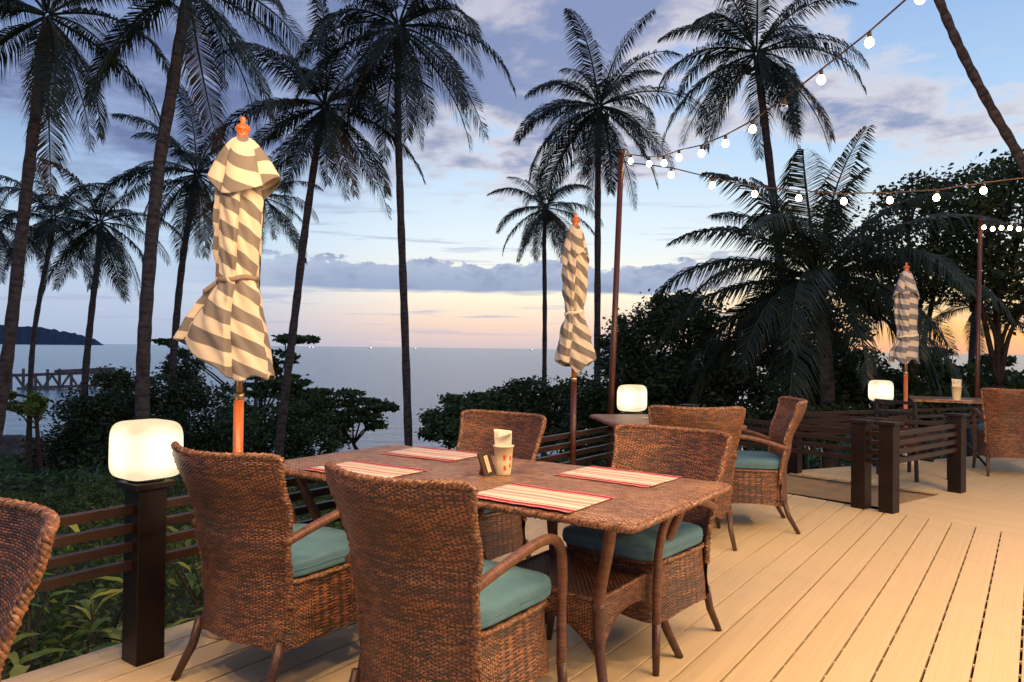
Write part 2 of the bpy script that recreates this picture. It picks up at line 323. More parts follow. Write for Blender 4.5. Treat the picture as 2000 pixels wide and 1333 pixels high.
# ------------------------------------------------------------------ mesh builder
class MB:
    def __init__(s): s.v = []; s.f = []; s.uv = []
    def add(s, verts, faces, uvs=None):
        o = len(s.v); s.v += [tuple(v) for v in verts]
        for f in faces:
            s.f.append(tuple(i + o for i in f))
            s.uv.append([uvs[i] for i in f] if uvs else [(0, 0)] * len(f))
        return s
    def box(s, c, size, rz=0., mtx=None):
        hx, hy, hz = (q / 2 for q in size)
        pts = [Vector((x * hx, y * hy, z * hz)) for z in (-1, 1) for y in (-1, 1) for x in (-1, 1)]
        m = Matrix.Translation(c) @ (mtx if mtx is not None else Matrix.Rotation(rz, 4, 'Z'))
        pts = [m @ p for p in pts]
        return s.add(pts, [(0, 2, 3, 1), (4, 5, 7, 6), (0, 1, 5, 4), (2, 6, 7, 3), (0, 4, 6, 2), (1, 3, 7, 5)])
    def beam(s, a, b, wd, ht):
        a, b = Vector(a), Vector(b); d = b - a; q = d.to_track_quat('X', 'Z').to_matrix().to_4x4()
        return s.box((a + b) / 2, (d.length, wd, ht), mtx=q)
    def tube(s, pts, rad, seg=10, cap=True):
        pts = [Vector(p) for p in pts]; n = len(pts)
        rads = rad if isinstance(rad, (list, tuple)) else [rad] * n
        rings = []; t0 = (pts[1] - pts[0]).normalized(); nv = t0.orthogonal().normalized(); ln = 0; vs = []; uvs = []
        for i in range(n):
            t = (pts[min(i + 1, n - 1)] - pts[max(i - 1, 0)]).normalized()
            nv = (nv - t * nv.dot(t)).normalized(); b = t.cross(nv)
            if i: ln += (pts[i] - pts[i - 1]).length
            for k in range(seg + 1):
                a = 2 * math.pi * k / seg
                vs.append(pts[i] + (nv * math.cos(a) + b * math.sin(a)) * rads[i]); uvs.append((a * rads[i], ln))
        fs = [(i * (seg + 1) + k, i * (seg + 1) + k + 1, (i + 1) * (seg + 1) + k + 1, (i + 1) * (seg + 1) + k) for i in range(n - 1) for k in range(seg)]
        if cap:
            fs.append(tuple(range(seg - 1, -1, -1))); fs.append(tuple((n - 1) * (seg + 1) + k for k in range(seg)))
        return s.add(vs, fs, uvs)
    def lathe(s, prof, c=(0, 0, 0), seg=24):
        c = Vector(c); vs = []; uvs = []
        for i, (r, z) in enumerate(prof):
            for k in range(seg + 1):
                a = 2 * math.pi * k / seg; vs.append(c + Vector((r * math.cos(a), r * math.sin(a), z))); uvs.append((a * max(r, .01), z))
        fs = [(i * (seg + 1) + k, i * (seg + 1) + k + 1, (i + 1) * (seg + 1) + k + 1, (i + 1) * (seg + 1) + k) for i in range(len(prof) - 1) for k in range(seg)]
        return s.add(vs, fs, uvs)
    def grid(s, fn, nu, nv, uvf=None, flip=False):
        vs = [];  uvs = []
        for j in range(nv + 1):
            for i in range(nu + 1):
                p = fn(i / nu, j / nv); vs.append(p); uvs.append(uvf(i / nu, j / nv, p) if uvf else (i / nu, j / nv))
        fs = []
        for j in range(nv):
            for i in range(nu):
                a = j * (nu + 1) + i; q = (a, a + 1, a + nu + 2, a + nu + 1)
                fs.append(q[::-1] if flip else q)
        return s.add(vs, fs, uvs)
    def mesh(s, name, mat, smooth=True):
        me = bpy.data.meshes.new(name); me.from_pydata(s.v, [], s.f)
        ul = me.uv_layers.new(name='UVMap'); flat = [c for f in s.uv for uv in f for c in uv]
        ul.data.foreach_set('uv', flat)
        if mat is not None: me.materials.append(mat)
        if smooth: me.polygons.foreach_set('use_smooth', [True] * len(me.polygons))
        me.update(); return me
    def obj(s, name, mat, parent=None, smooth=True, bevel=0., solid=0.):
        o = bpy.data.objects.new(name, s.mesh(name, mat, smooth)); col.objects.link(o)
        if parent: o.parent = parent
        if solid:
            q = o.modifiers.new('solid', 'SOLIDIFY'); q.thickness = solid; q.offset = 0
        if bevel:
            q = o.modifiers.new('bevel', 'BEVEL'); q.width = bevel; q.segments = 2; q.limit_method = 'ANGLE'
        return o
def tag(o, label=None, cat=None, group=None, kind=None):
    if label: o['label'] = label
    if cat: o['category'] = cat
    if group: o['group'] = group
    if kind: o['kind'] = kind
    return o
def empty(name, loc, rz=0., label=None, cat=None, group=None, scale=None):
    o = bpy.data.objects.new(name, None); col.objects.link(o); o.empty_display_size = .1
    o.location = loc; o.rotation_euler = (0, 0, rz)
    if scale: o.scale = scale
    return tag(o, label, cat, group)
def link(name, me, parent=None, loc=(0, 0, 0), rot=(0, 0, 0), scale=(1, 1, 1)):
    o = bpy.data.objects.new(name, me); col.objects.link(o); o.location = loc; o.rotation_euler = rot; o.scale = scale
    if parent: o.parent = parent
    return o
def copy_tree(o, parent=None):
    c = o.copy(); col.objects.link(c); c.parent = parent
    for ch in list(o.children): copy_tree(ch, c)
    return c
def spline(ctrl, n=8):
    P = [Vector(p) for p in ctrl]; P = [P[0] * 2 - P[1]] + P + [P[-1] * 2 - P[-2]]; out = []
    for i in range(1, len(P) - 2):
        for k in range(n):
            t = k / n; a, b, c, d = P[i - 1:i + 3]
            out.append(.5 * ((2 * b) + (c - a) * t + (2 * a - 5 * b + 4 * c - d) * t * t + (3 * b - a - 3 * c + d) * t ** 3))
    out.append(P[-2]); return out
def interp(z, tab):
    for (a, va), (b, vb) in zip(tab, tab[1:]):
        if z <= b:
            k = max(0, min(1, (z - a) / (b - a))); k = k * k * (3 - 2 * k); return va + (vb - va) * k
    return tab[-1][1]
def braid(mb, path, r=.008, strand=.0055, pitch=.045, n=3, closed=False):
    path = [Vector(p) for p in path]
    if closed: path = path + [path[0]]
    L_ = [0]
    for a, b in zip(path, path[1:]): L_.append(L_[-1] + (b - a).length)
    tot = L_[-1]; steps = int(tot / .009); 
    def pos(d):
        d = max(0, min(tot - 1e-6, d))
        for i in range(len(L_) - 1):
            if L_[i + 1] >= d: return path[i].lerp(path[i + 1], (d - L_[i]) / max(1e-9, L_[i + 1] - L_[i])), (path[i + 1] - path[i]).normalized()
        return path[-1], (path[-1] - path[-2]).normalized()
    for k in range(n):
        pts = []
        for i in range(steps + 1):
            p, t = pos(i * tot / steps); a = 2 * math.pi * (i * tot / steps / pitch + k / n)
            up = Vector((0, 0, 1)) if abs(t.z) < .9 else Vector((0, 1, 0))
            s_ = t.cross(up).normalized(); u_ = s_.cross(t)
            pts.append(p + s_ * math.cos(a) * r + u_ * math.sin(a) * r)
        mb.tube(pts, strand, seg=5)
    return mb

# ================================================================== SETTING
# sea, terrain, island
SEA = -4.8
xs = [-40000, -8000, -1500, -300, -120, -50, 0, 50, 120, 300, 1500, 8000, 40000]; ys = [-60, 20, 45, 80, 150, 400, 1500, 8000, 40000]
mb = MB(); vs = [(x, y, SEA) for y in ys for x in xs]; nx = len(xs)
mb.add(vs, [(j * nx + i, j * nx + i + 1, (j + 1) * nx + i + 1, (j + 1) * nx + i) for j in range(len(ys) - 1) for i in range(nx - 1)])
tag(mb.obj('sea_water', M['sea'], smooth=False), kind='structure')
def shore(x): return 41 + 3.5 * math.sin(x * .11) + max(0, x - 6) * 1.1 + max(0, -x - 12) * -.15
def terr(x, y):
    s = shore(x); k = max(0., min(1., (y - 5) / (s - 5))); k = k ** 1.25
    z = -.75 - 4.15 * k
    if y > s: z -= (y - s) * .25
    return z + .12 * math.sin(x * 1.3 + y * .7) * min(1, max(0, (y - 6) / 6)) + .06 * math.sin(x * 3.1 - y * 2.2)
mb = MB(); N = 110
mb.grid(lambda u, v: (-70 + 150 * u, -8 + 118 * v ** 1.5, terr(-70 + 150 * u, -8 + 118 * v ** 1.5)), N, N)
tag(mb.obj('ground', M['soil']), kind='structure')

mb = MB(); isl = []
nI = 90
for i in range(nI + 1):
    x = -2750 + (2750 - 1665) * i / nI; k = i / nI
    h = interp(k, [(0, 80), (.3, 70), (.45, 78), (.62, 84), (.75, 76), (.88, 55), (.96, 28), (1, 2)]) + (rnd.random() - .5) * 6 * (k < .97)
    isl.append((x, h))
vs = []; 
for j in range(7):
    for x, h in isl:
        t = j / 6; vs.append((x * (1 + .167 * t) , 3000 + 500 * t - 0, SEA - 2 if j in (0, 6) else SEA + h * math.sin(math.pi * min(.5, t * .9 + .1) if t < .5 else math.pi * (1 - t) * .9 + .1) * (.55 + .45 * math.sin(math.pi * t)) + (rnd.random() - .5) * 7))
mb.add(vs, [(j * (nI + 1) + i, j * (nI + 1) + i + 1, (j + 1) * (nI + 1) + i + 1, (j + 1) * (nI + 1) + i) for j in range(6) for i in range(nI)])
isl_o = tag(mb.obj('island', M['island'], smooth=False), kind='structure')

# rocks at the waterline
def rock_mesh(seed):
    g = random.Random(seed); m = MB()
    def fn(u, v):
        th = 2 * math.pi * u; ph = math.pi * v
        d = Vector((math.sin(ph) * math.cos(th), math.sin(ph) * math.sin(th), math.cos(ph)))
        r = 1 + .22 * math.sin(d.x * 3.1 + seed) + .18 * math.sin(d.y * 4.3 + seed * 2) + .12 * math.sin(d.z * 6 + d.x * 5)
        return (d.x * r, d.y * r * .8, d.z * r * .62)
    return m.grid(fn, 14, 9).mesh('rock', M['rock'])
RK = [rock_mesh(s) for s in (1, 2.3, 4.1)]
rocks = [(8, 905, 1.1), (38, 912, .8), (60, 903, .55), (22, 930, .9), (85, 925, .6), (-20, 900, 1.3), (110, 940, .5), (590, 885, .5), (620, 880, .4)]
lr = ['large dark rock at the waterline beyond the left palm trunk', 'mid sized dark rock on the shore between the two thin left palms', 'small rock at the water edge beside the twisted tree', 'rounded dark boulder just above the shore at far left', 'low rock inland of the twisted tree foot',
      'biggest boulder on the shore at the left frame edge', 'smallest flat rock among shrubs left of the glowing lamp', 'pale rock at the water behind the wicker table left end', 'small rock beside the pale shore rock behind the table']
for i, (px, py, s) in enumerate(rocks):
    Yd = 37. if px < 200 else 40.
    p = at(px, py, Yd); p.z = terr(p.x, p.y) + s * .35
    tag(link('rock', RK[i % 3], None, p, (0, 0, i * 1.3), (s * 1.6, s * 1.3, s * 1.25)), lr[i], 'rock', 'rocks along the shore')

# old truss pier on the left
pier = empty('wooden_pier', (0, 0, 0), label='old grey timber truss pier standing in the sea at left', cat='pier')
PA = at(16, 757, 96); PB = at(225, 735, 100); zt = at(60, 735, 96).z; zb = at(60, 760, 96).z
d = (Vector((PB.x, PB.y, 0)) - Vector((PA.x, PA.y, 0))); Lp = d.length; d.normalize(); nn = Vector((-d.y, d.x, 0))
def PP(s_, side=0, z=0): q = Vector((PA.x, PA.y, 0)) + d * s_ + nn * side; return (q.x, q.y, z)
rise = lambda s_: min(.4, max(0, (s_ - 2.5) * .10))
m = MB()
for side in (0, 2.2):
    m.beam(PP(0, side, zt), PP(Lp, side, zt + .5), .34, .34)
m.obj('top_beam', M['oldwood'], pier, smooth=False)
m = MB()
for side in (0, 2.2): m.beam(PP(1, side, zb), PP(Lp, side, zb + .35), .32, .30)
m.obj('bottom_beam', M['oldwood'], pier, smooth=False)
nb = 12
for i in range(nb):
    a, b = Lp * i / nb + .8, Lp * (i + 1) / nb + .8; k = rise(a)
    m = MB(); m.beam(PP(a, 0, zb + .25 * k) if i % 2 else PP(a, 0, zt + .5 * k), PP(b, 0, zt + .5 * k) if i % 2 else PP(b, 0, zb + .25 * k), .22, .26)
    m.obj('brace', M['oldwood'], pier, smooth=False)
for i in range(18):
    a = Lp * i / 18
    m = MB(); m.box(PP(a + .5, 1.1, zt + .16 + .5 * rise(a) * 1.2), (Lp / 18 * .95, 2.7, .12), math.atan2(d.y, d.x)); m.obj('plank', M['oldwood'], pier, smooth=False)
for i in range(9):
    a = Lp * i / 9 + .3
    m = MB(); m.beam(PP(a, 0, SEA - 1), PP(a, 0, zt + .2 + rnd.random() * .9), .26, .26); m.obj('pile', M['oldwood'], pier, smooth=False)
m = MB(); m.beam(PP(5.2, .1, zt + .55), PP(Lp, .1, zt + .95), .08, .45); m.obj('side_board', M['oldwood'], pier, smooth=False)

# boats
def boat(loc, ln, label, lit=True):
    b = empty('fishing_boat', loc, label=label, cat='boat', group='fishing boats out at sea')
    m = MB(); sec = []
    for i in range(9):
        t = i / 8 - .5; w_ = ln * .13 * (1 - (2 * t) ** 4) + .01; sh = ln * .06 * (1 + 3 * t * t)
        sec.append([(t * ln, -w_, sh), (t * ln * .93, -w_ * .6, -ln * .02), (t * ln * .93, w_ * .6, -ln * .02), (t * ln, w_, sh)])
    vs = [p for s_ in sec for p in s_]
    m.add(vs, [(i * 4 + k, i * 4 + k + 1, i * 4 + 5 + k, i * 4 + 4 + k) for i in range(8) for k in range(3)] + [(i * 4 + 3, i * 4, i * 4 + 4, i * 4 + 7) for i in range(8)])
    m.obj('hull', M['hull'], b, smooth=False)
    m = MB(); m.box((-ln * .15, 0, ln * .14), (ln * .3, ln * .16, ln * .16)); m.box((-ln * .15, 0, ln * .23), (ln * .36, ln * .2, ln * .015)); m.obj('cabin', M['hullw'], b, smooth=False)
    m = MB(); m.beam((ln * .1, 0, 0), (ln * .1, 0, ln * .35), ln * .01, ln * .01); m.obj('mast', M['hullw'], b, smooth=False)
    if lit:
        m = MB(); m.box((0, 0, ln * .2), (ln * .42, ln * .02, ln * .1)); m.obj('floodlight', M['boatlamp'], b, smooth=False)
    return b
for px, lb in ((509, 'lit fishing boat on the horizon just right of the nearest umbrella'), (604, 'lit fishing boat on the horizon behind the almond tree, left of a pair'), (611, 'lit fishing boat on the horizon behind the almond tree, right of a pair'),
               (724, 'lit fishing boat on the horizon left of the central tall palm trunk'), (811, 'lit fishing boat on the horizon just right of the central tall palm trunk'), (1039, 'lit fishing boat on the horizon near the short palm trunk by the middle umbrella')):
    p = at(px, 680, 2600); boat((p.x, p.y, SEA), 13, lb)
p = at(12, 700, 320); boat((p.x, p.y, SEA), 7., 'unlit wooden long boat at anchor by the left frame edge', lit=False).rotation_euler = (0, 0, .1)

# ------------------------------------------------------------------ deck
def clip(poly, n, c):      # keep n.p < c
    out = []
    for i in range(len(poly)):
        a, b = poly[i], poly[(i + 1) % len(poly)]
        da = n[0] * a[0] + n[1] * a[1] - c; db = n[0] * b[0] + n[1] * b[1] - c
        if da <= 0: out.append(a)
        if (da < 0) != (db < 0) and abs(da - db) > 1e-9:
            t = da / (da - db); out.append((a[0] + (b[0] - a[0]) * t, a[1] + (b[1] - a[1]) * t))
    return out
def hd(a): return (math.sin(R(a)), math.cos(R(a)))
def perp(a): return (math.cos(R(a)), -math.sin(R(a)))       # to the right of the heading
E1 = hd(35.6); N1 = perp(35.6); N2 = (.7826, .6225); N3 = (.6018, -.7986); N4 = (.724, .69)
neg = lambda n: (-n[0], -n[1])
big = [(-6, -2.2), (11, -2.2), (13, 13), (-6, 13)]
reg1 = clip(clip(big, N2, 6.183), neg(N1), 3.25)
reg2 = clip(clip(clip(big, neg(N2), -6.189), neg(N3), 3.04), N4, 7.630)
reg3 = clip(clip(big, neg(N4), -7.636), (-.467 / 1.1036, 1 / 1.1036), (7.973 - .467 * 2.95) / 1.1036)
deck = tag(empty('deck', (0, 0, 0)), kind='structure')
def boards(poly, heading, pitch, gap, off=0.):
    e = hd(heading); n = perp(heading)
    s = [p[0] * n[0] + p[1] * n[1] for p in poly]; k = math.floor((min(s) - off) / pitch)
    while off + k * pitch < max(s):
        a = off + k * pitch + gap / 2; b = a + pitch - gap; k += 1
        q = clip(clip(poly, n, b), neg(n), -a)
        if len(q) < 3: continue
        ar = abs(sum(q[i][0] * q[(i + 1) % len(q)][1] - q[(i + 1) % len(q)][0] * q[i][1] for i in range(len(q)))) / 2
        if ar < .01: continue
        cx = sum(p[0] for p in q) / len(q); cy = sum(p[1] for p in q) / len(q)
        ang = -R(heading); ca, sa = math.cos(-ang), math.sin(-ang)
        loc = [((x - cx) * ca - (y - cy) * sa, (x - cx) * sa + (y - cy) * ca) for x, y in q]
        if sum(loc[i][0] * loc[(i + 1) % len(loc)][1] - loc[(i + 1) % len(loc)][0] * loc[i][1] for i in range(len(loc))) < 0: loc = loc[::-1]
        m = MB(); nq = len(loc)
        m.add([(x, y, 0) for x, y in loc] + [(x, y, -.024) for x, y in loc], [tuple(range(nq)), tuple(range(2 * nq - 1, nq - 1, -1))] + [(i, i + nq, (i + 1) % nq + nq, (i + 1) % nq) for i in range(nq)])
        o = m.obj('deck_board', M['board'], deck, smooth=False, bevel=.0022)
        o.location = (cx, cy, (rnd.random() - .5) * .0012); o.rotation_euler = (0, 0, ang)
boards(reg1, 35.6, .1595, .0100, off=-.055)
boards(reg2, 141.5, .1595, .006, off=.03)
boards(reg3, 46.4, .1595, .006)
mcl = MB()          # pale fixing clips seen in the widest gaps
for kk in range(15, 34):
    c_ = -.055 + (kk - 20) * .1595
    for jj in range(44):
        p_ = (N1[0] * c_ + E1[0] * (-.3 + jj * .165), N1[1] * c_ + E1[1] * (-.3 + jj * .165))
        if p_[0] * N2[0] + p_[1] * N2[1] < 6.1: mcl.box((p_[0], p_[1], -.013), (.0095, .014, .012), -R(35.6))
tag(mcl.obj('fixing_clip', M['beige'], deck, smooth=False), kind='stuff')
# fascias under the edges and joists
def fascia(a, b, h=.22, z=-.026, t=.03, mat='fascia', name='fascia_board'):
    m = MB(); m.beam((a[0], a[1], z - h / 2), (b[0], b[1], z - h / 2), t, h); return m.obj(name, M[mat], deck, smooth=False)
def online(n, c, e, t): return (n[0] * c + e[0] * t, n[1] * c + e[1] * t)
fa = (2.97, 7.95); fb = (4.06, 6.80)
n4u = np.array(N4) / np.hypot(*N4)
fascia((fa[0] + .03, fa[1] + .03), (fb[0] + .03, fb[1] + .03), .20)
fascia((fa[0] + .06, fa[1] + .06), (fb[0] + .06, fb[1] + .06), .30, z=-.23, mat='darkrail', name='lower_beam')
d3 = (.7986, .6018)
a3 = np.array([3.26, 5.86]); 
fascia(a3 + np.array(N3) * .03, a3 + np.array(d3) * 1.25 + np.array(N3) * .03, .3, mat='darkrail', name='edge_beam')
le = [np.array(online(N1, -3.25 + .02, E1, t)) for t in (-1.5, 8.0)]
fascia(le[0], le[1], .3, mat='darkrail', name='edge_beam')
e2 = (.6225, -.7826)
re = [np.array(online(N2, 6.183 - .02, e2, t)) for t in (-3.75, -1.35)]
fascia(re[0], re[1], .3, mat='darkrail', name='edge_beam')
for k in range(9):      # joists below, glimpsed through the gaps
    c = -1.2 + k * .75
    a = np.array(online(E1, c, N1, -3.15)); b = np.array(online(E1, c, N1, 2.6))
    fascia(a, b, .10, z=-.03, t=.05, mat='darkrail', name='joist')

# ------------------------------------------------------------------ railings
RZ = (.627, .552, .477, .402)
def railing(pts, posts, label, ang, group=None, lampless=()):
    r = empty('railing', (0, 0, 0), label=label, cat='railing', group='dark slatted railings around the deck')
    for a, b in zip(pts, pts[1:]):
        for z in RZ:
            m = MB(); m.beam((a[0], a[1], z), (b[0], b[1], z), .032, .038); m.obj('rail', M['rail_lit'], r, smooth=False, bevel=.002)
    for (x, y, ang_) in posts:
        m = MB(); m.box((x, y, .355), (.118, .118, .71), -R(ang_)); o = m.obj('post', M['darkrail'], r, smooth=False, bevel=.003)
        m = MB(); m.box((x, y, .7235), (.165, .165, .026), -R(ang_)); m.obj('cap', M['darkrail'], o, smooth=False, bevel=.003)
    return r
PL = Vector((-1.51, 3.05)); E = Vector(hd(36.0))
def onrail(t): return (PL.x + E.x * t, PL.y + E.y * t)
post2 = onrail(4.42); corner = onrail(5.72)
railing([onrail(-4.2), corner], [(*onrail(0), 36), (*post2, 36), (*onrail(-4), 36), (*corner, 36)], 'dark slatted railing along the sea side, under the nearest two lamps', 36)
pR = (2.94, 6.17); pR2 = (3.09, 6.01); p3 = (4.19, 6.91)
railing([corner, (pR2[0] - .05, pR2[1] + .06)], [(*pR, 51.5)], 'dark railing with one end post behind the second table and its chairs', 51.5)
railing([pR2, (p3[0] + .10, p3[1] + .07)], [(*pR2, 52), (*p3, 52)], 'short dark railing beside the deck opening, before the wicker chair at right', 52)
F0 = (3.06, 7.93); L3 = (4.22, 8.40)
railing([(p3[0] - .08, p3[1] + .08), F0], [(*F0, 46)], 'dark railing along the far edge of the opening, meeting the short railing', 46)
railing([F0, L3, (5.6, 9.05), (10, 11.1)], [(*L3, 66), (6.4, 9.43, 65)], 'outermost dark railing of the far deck, carrying the farthest lamp', 66)

# ------------------------------------------------------------------ glowing lamps on posts
def lamp(x, y, rz, label, s=1.):
    o = empty('deck_lamp', (x, y, .7365), rz, label, 'lamp', 'glowing box lamps on the railing posts', (s, s, s))
    m = MB(); hw, hh = .108, .118
    def fn(u, v):
        a = 2 * math.pi * u; ph = -math.pi / 2 + math.pi * v
        e1, e2 = .34, .30
        f = lambda c, e: math.copysign(abs(c) ** e, c)
        k = 1 + .06 * math.cos(ph) - .03 * math.sin(ph)
        return (hw * f(math.cos(ph), e2) * f(math.cos(a), e1) * k, hw * f(math.cos(ph), e2) * f(math.sin(a), e1) * k, .012 + hh + hh * f(math.sin(ph), e2 + .1))
    m.grid(fn, 48, 28); m.obj('lamp_shade', M['lampglow'], o)
    m = MB(); m.lathe([(0, 0), (.07, 0), (.07, .012), (.06, .016), (0, .016)]); m.obj('base', M['black'], o)
    return o
lamp(PL.x, PL.y, -R(36), 'glowing box lamp on the nearest railing post at left')
lamp(*post2, -R(30), 'glowing box lamp behind the second wicker table')
lamp(*L3, -R(10), 'farthest glowing box lamp beside the third closed umbrella')

# ------------------------------------------------------------------ furniture
def rrect(a, b, r, n=6):
    pts = []
    for cx, cy, a0 in ((a - r, b - r, 0), (-(a - r), b - r, 90), (-(a - r), -(b - r), 180), (a - r, -(b - r), 270)):
        for k in range(n + 1):
            t = R(a0 + 90 * k / n); pts.append((cx + r * math.cos(t), cy + r * math.sin(t)))
    return pts
def make_chair():
    root = empty('wicker_armchair', (0, 0, 0))
    Ztop = .905; Zb = .20
    HW = [(.17, .265), (.30, .248), (.42, .248), (.56, .258), (.75, .284), (.905, .305)]
    YB = [(.17, -.270), (.30, -.262), (.42, -.262), (.60, -.295), (.905, -.395)]
    SG = [(.17, .085), (.42, .065), (.905, .105)]
    def back(u, v, off=0.):
        z = Zb + (Ztop - Zb) * v; x = (u * 2 - 1); hw = interp(z, HW)
        y = interp(z, YB) + interp(z, SG) * abs(x) ** 2.1
        dz = (.010 * x * x - .014 * abs(x) ** 10) * v
        return (x * hw, y + off, z + dz)
    m = MB(); m.grid(lambda u, v: back(u, v, -.011), 26, 40, lambda u, v, p: (p[0] + .5, p[2]))
    m.grid(lambda u, v: back(u, v, .011), 26, 40, lambda u, v, p: (p[0] + .5, p[2]), flip=True)
    m.obj('backrest', M['wicker'], root)
    path = [back(0, v / 20) for v in range(4, 21)] + [back(u / 24, 1) for u in range(1, 24)] + [back(1, v / 20) for v in range(20, 3, -1)]
    m = MB(); braid(m, path, r=.0085, strand=.0075, pitch=.040); o = m.obj('backrest_rim', M['braid'], root)
    # skirt round the seat
    def sk(u, v, o_=0.):
        a = 2 * math.pi * u; z = Zb + (.425 - Zb) * v; A = interp(z, [(.17, .268), (.425, .250)]) + o_; B = interp(z, [(.17, .252), (.425, .236)]) + o_
        c, s_ = math.cos(a), math.sin(a); f = lambda q: math.copysign(abs(q) ** .42, q)
        return (A * f(c), B * f(s_) , z + .018 * abs(math.sin(2 * a)) * (1 - v) * -1)
    m = MB(); m.grid(lambda u, v: sk(u, v), 72, 10, lambda u, v, p: (u * 1.98, p[2]))
    m.grid(lambda u, v: sk(u, v, -.012), 72, 10, lambda u, v, p: (u * 1.98, p[2]), flip=True)
    m.obj('seat_skirt', M['wicker'], root)
    m = MB(); braid(m, [sk(k / 72, 1.) for k in range(72)], r=.006, strand=.006, pitch=.03, closed=True)
    m.obj('seat_rim', M['braid'], root)
    m = MB(); m.box((0, 0, .405), (.46, .46, .012)); m.obj('seat_base', M['wicker_open'], root, smooth=False)
    # cushion
    def cu(u, v):
        a = 2 * math.pi * u; ph = -math.pi / 2 + math.pi * v; f = lambda q, e: math.copysign(abs(q) ** e, q)
        cr = f(math.cos(ph), .20); c, s_ = f(math.cos(a), .36), f(math.sin(a), .36)
        x = .250 * c * cr * (1 + .03 * max(0, s_)); y = .245 * s_ * cr + .016
        rr = math.hypot(x, y) / .27
        return (x, y, .467 + .039 * f(math.sin(ph), .42) + (.010 * (1 - min(1, rr) ** 2) if v > .5 else 0) + .003 * math.sin(x * 31 + 1) * math.sin(y * 27) * (v > .5))
    m = MB(); m.grid(cu, 64, 26); cush = m.obj('seat_cushion', M['teal'], root)
    m = MB(); m.tube([cu(k / 64, .5) for k in range(65)], .0032, 6); m.obj('piping', M['teal'], cush)
    for s_ in (-1, 1):
        ctrl = [(s_ * .262, -.238, .585), (s_ * .283, -.10, .632), (s_ * .292, .05, .664), (s_ * .288, .15, .655), (s_ * .278, .215, .600), (s_ * .268, .243, .50), (s_ * .262, .248, .38), (s_ * .262, .250, .19)]
        m = MB(); m.tube(spline(ctrl, 6), .0175, 12); m.obj('armrest', M['wrap'], root)
        m = MB(); m.tube([(s_ * .262, .250, .20), (s_ * .266, .257, .10), (s_ * .272, .266, 0)], [.018, .017, .0135], 12); m.obj('leg', M['legwood'], root)
        m = MB(); m.tube([(s_ * .232, -.222, .22), (s_ * .236, -.250, .12), (s_ * .250, -.315, 0)], [.018, .017, .0135], 12); m.obj('leg', M['legwood'], root)
    return root
proto_chair = make_chair(); used = [False]
def chair(x, y, face, label, group, sz=1.):
    o = copy_tree(proto_chair) if used[0] else proto_chair
    used[0] = True
    o.location = (x, y, 0); o.rotation_euler = (0, 0, -R(face)); o.scale = (1, 1.06, sz)
    return tag(o, label, 'chair', group)
G1 = 'wicker armchairs around the front table'; G2 = 'wicker armchairs at the other tables'
chair(-.905, 3.01, 32, 'wicker armchair nearest the glowing lamp at left, its back to the viewer', G1)
chair(-.180, 2.53, 35, 'largest wicker armchair in front, back to the viewer, teal cushion at right', G1)
chair(.57, 3.34, 221, 'orange lit wicker armchair at right end of the front table, facing the viewer', G1)
chair(-.24, 4.09, 217, 'wicker armchair behind the white cup on the far side of the front table', G1)
chair(1.24, 5.14, 4, 'wicker armchair with its back to the viewer in front of the second table', G2, 1.02)
chair(1.77, 5.55, 279, 'wicker armchair seen from the side, round teal cushion, right of the second table', G2, 1.03)
chair(-1.372, 1.405, 211, 'dark reddish wicker chair back cut off by the lower left frame edge', G2)
chair(5.42, 8.02, 22, 'wicker armchair with its back to the viewer at the far right edge', G2, 1.02)

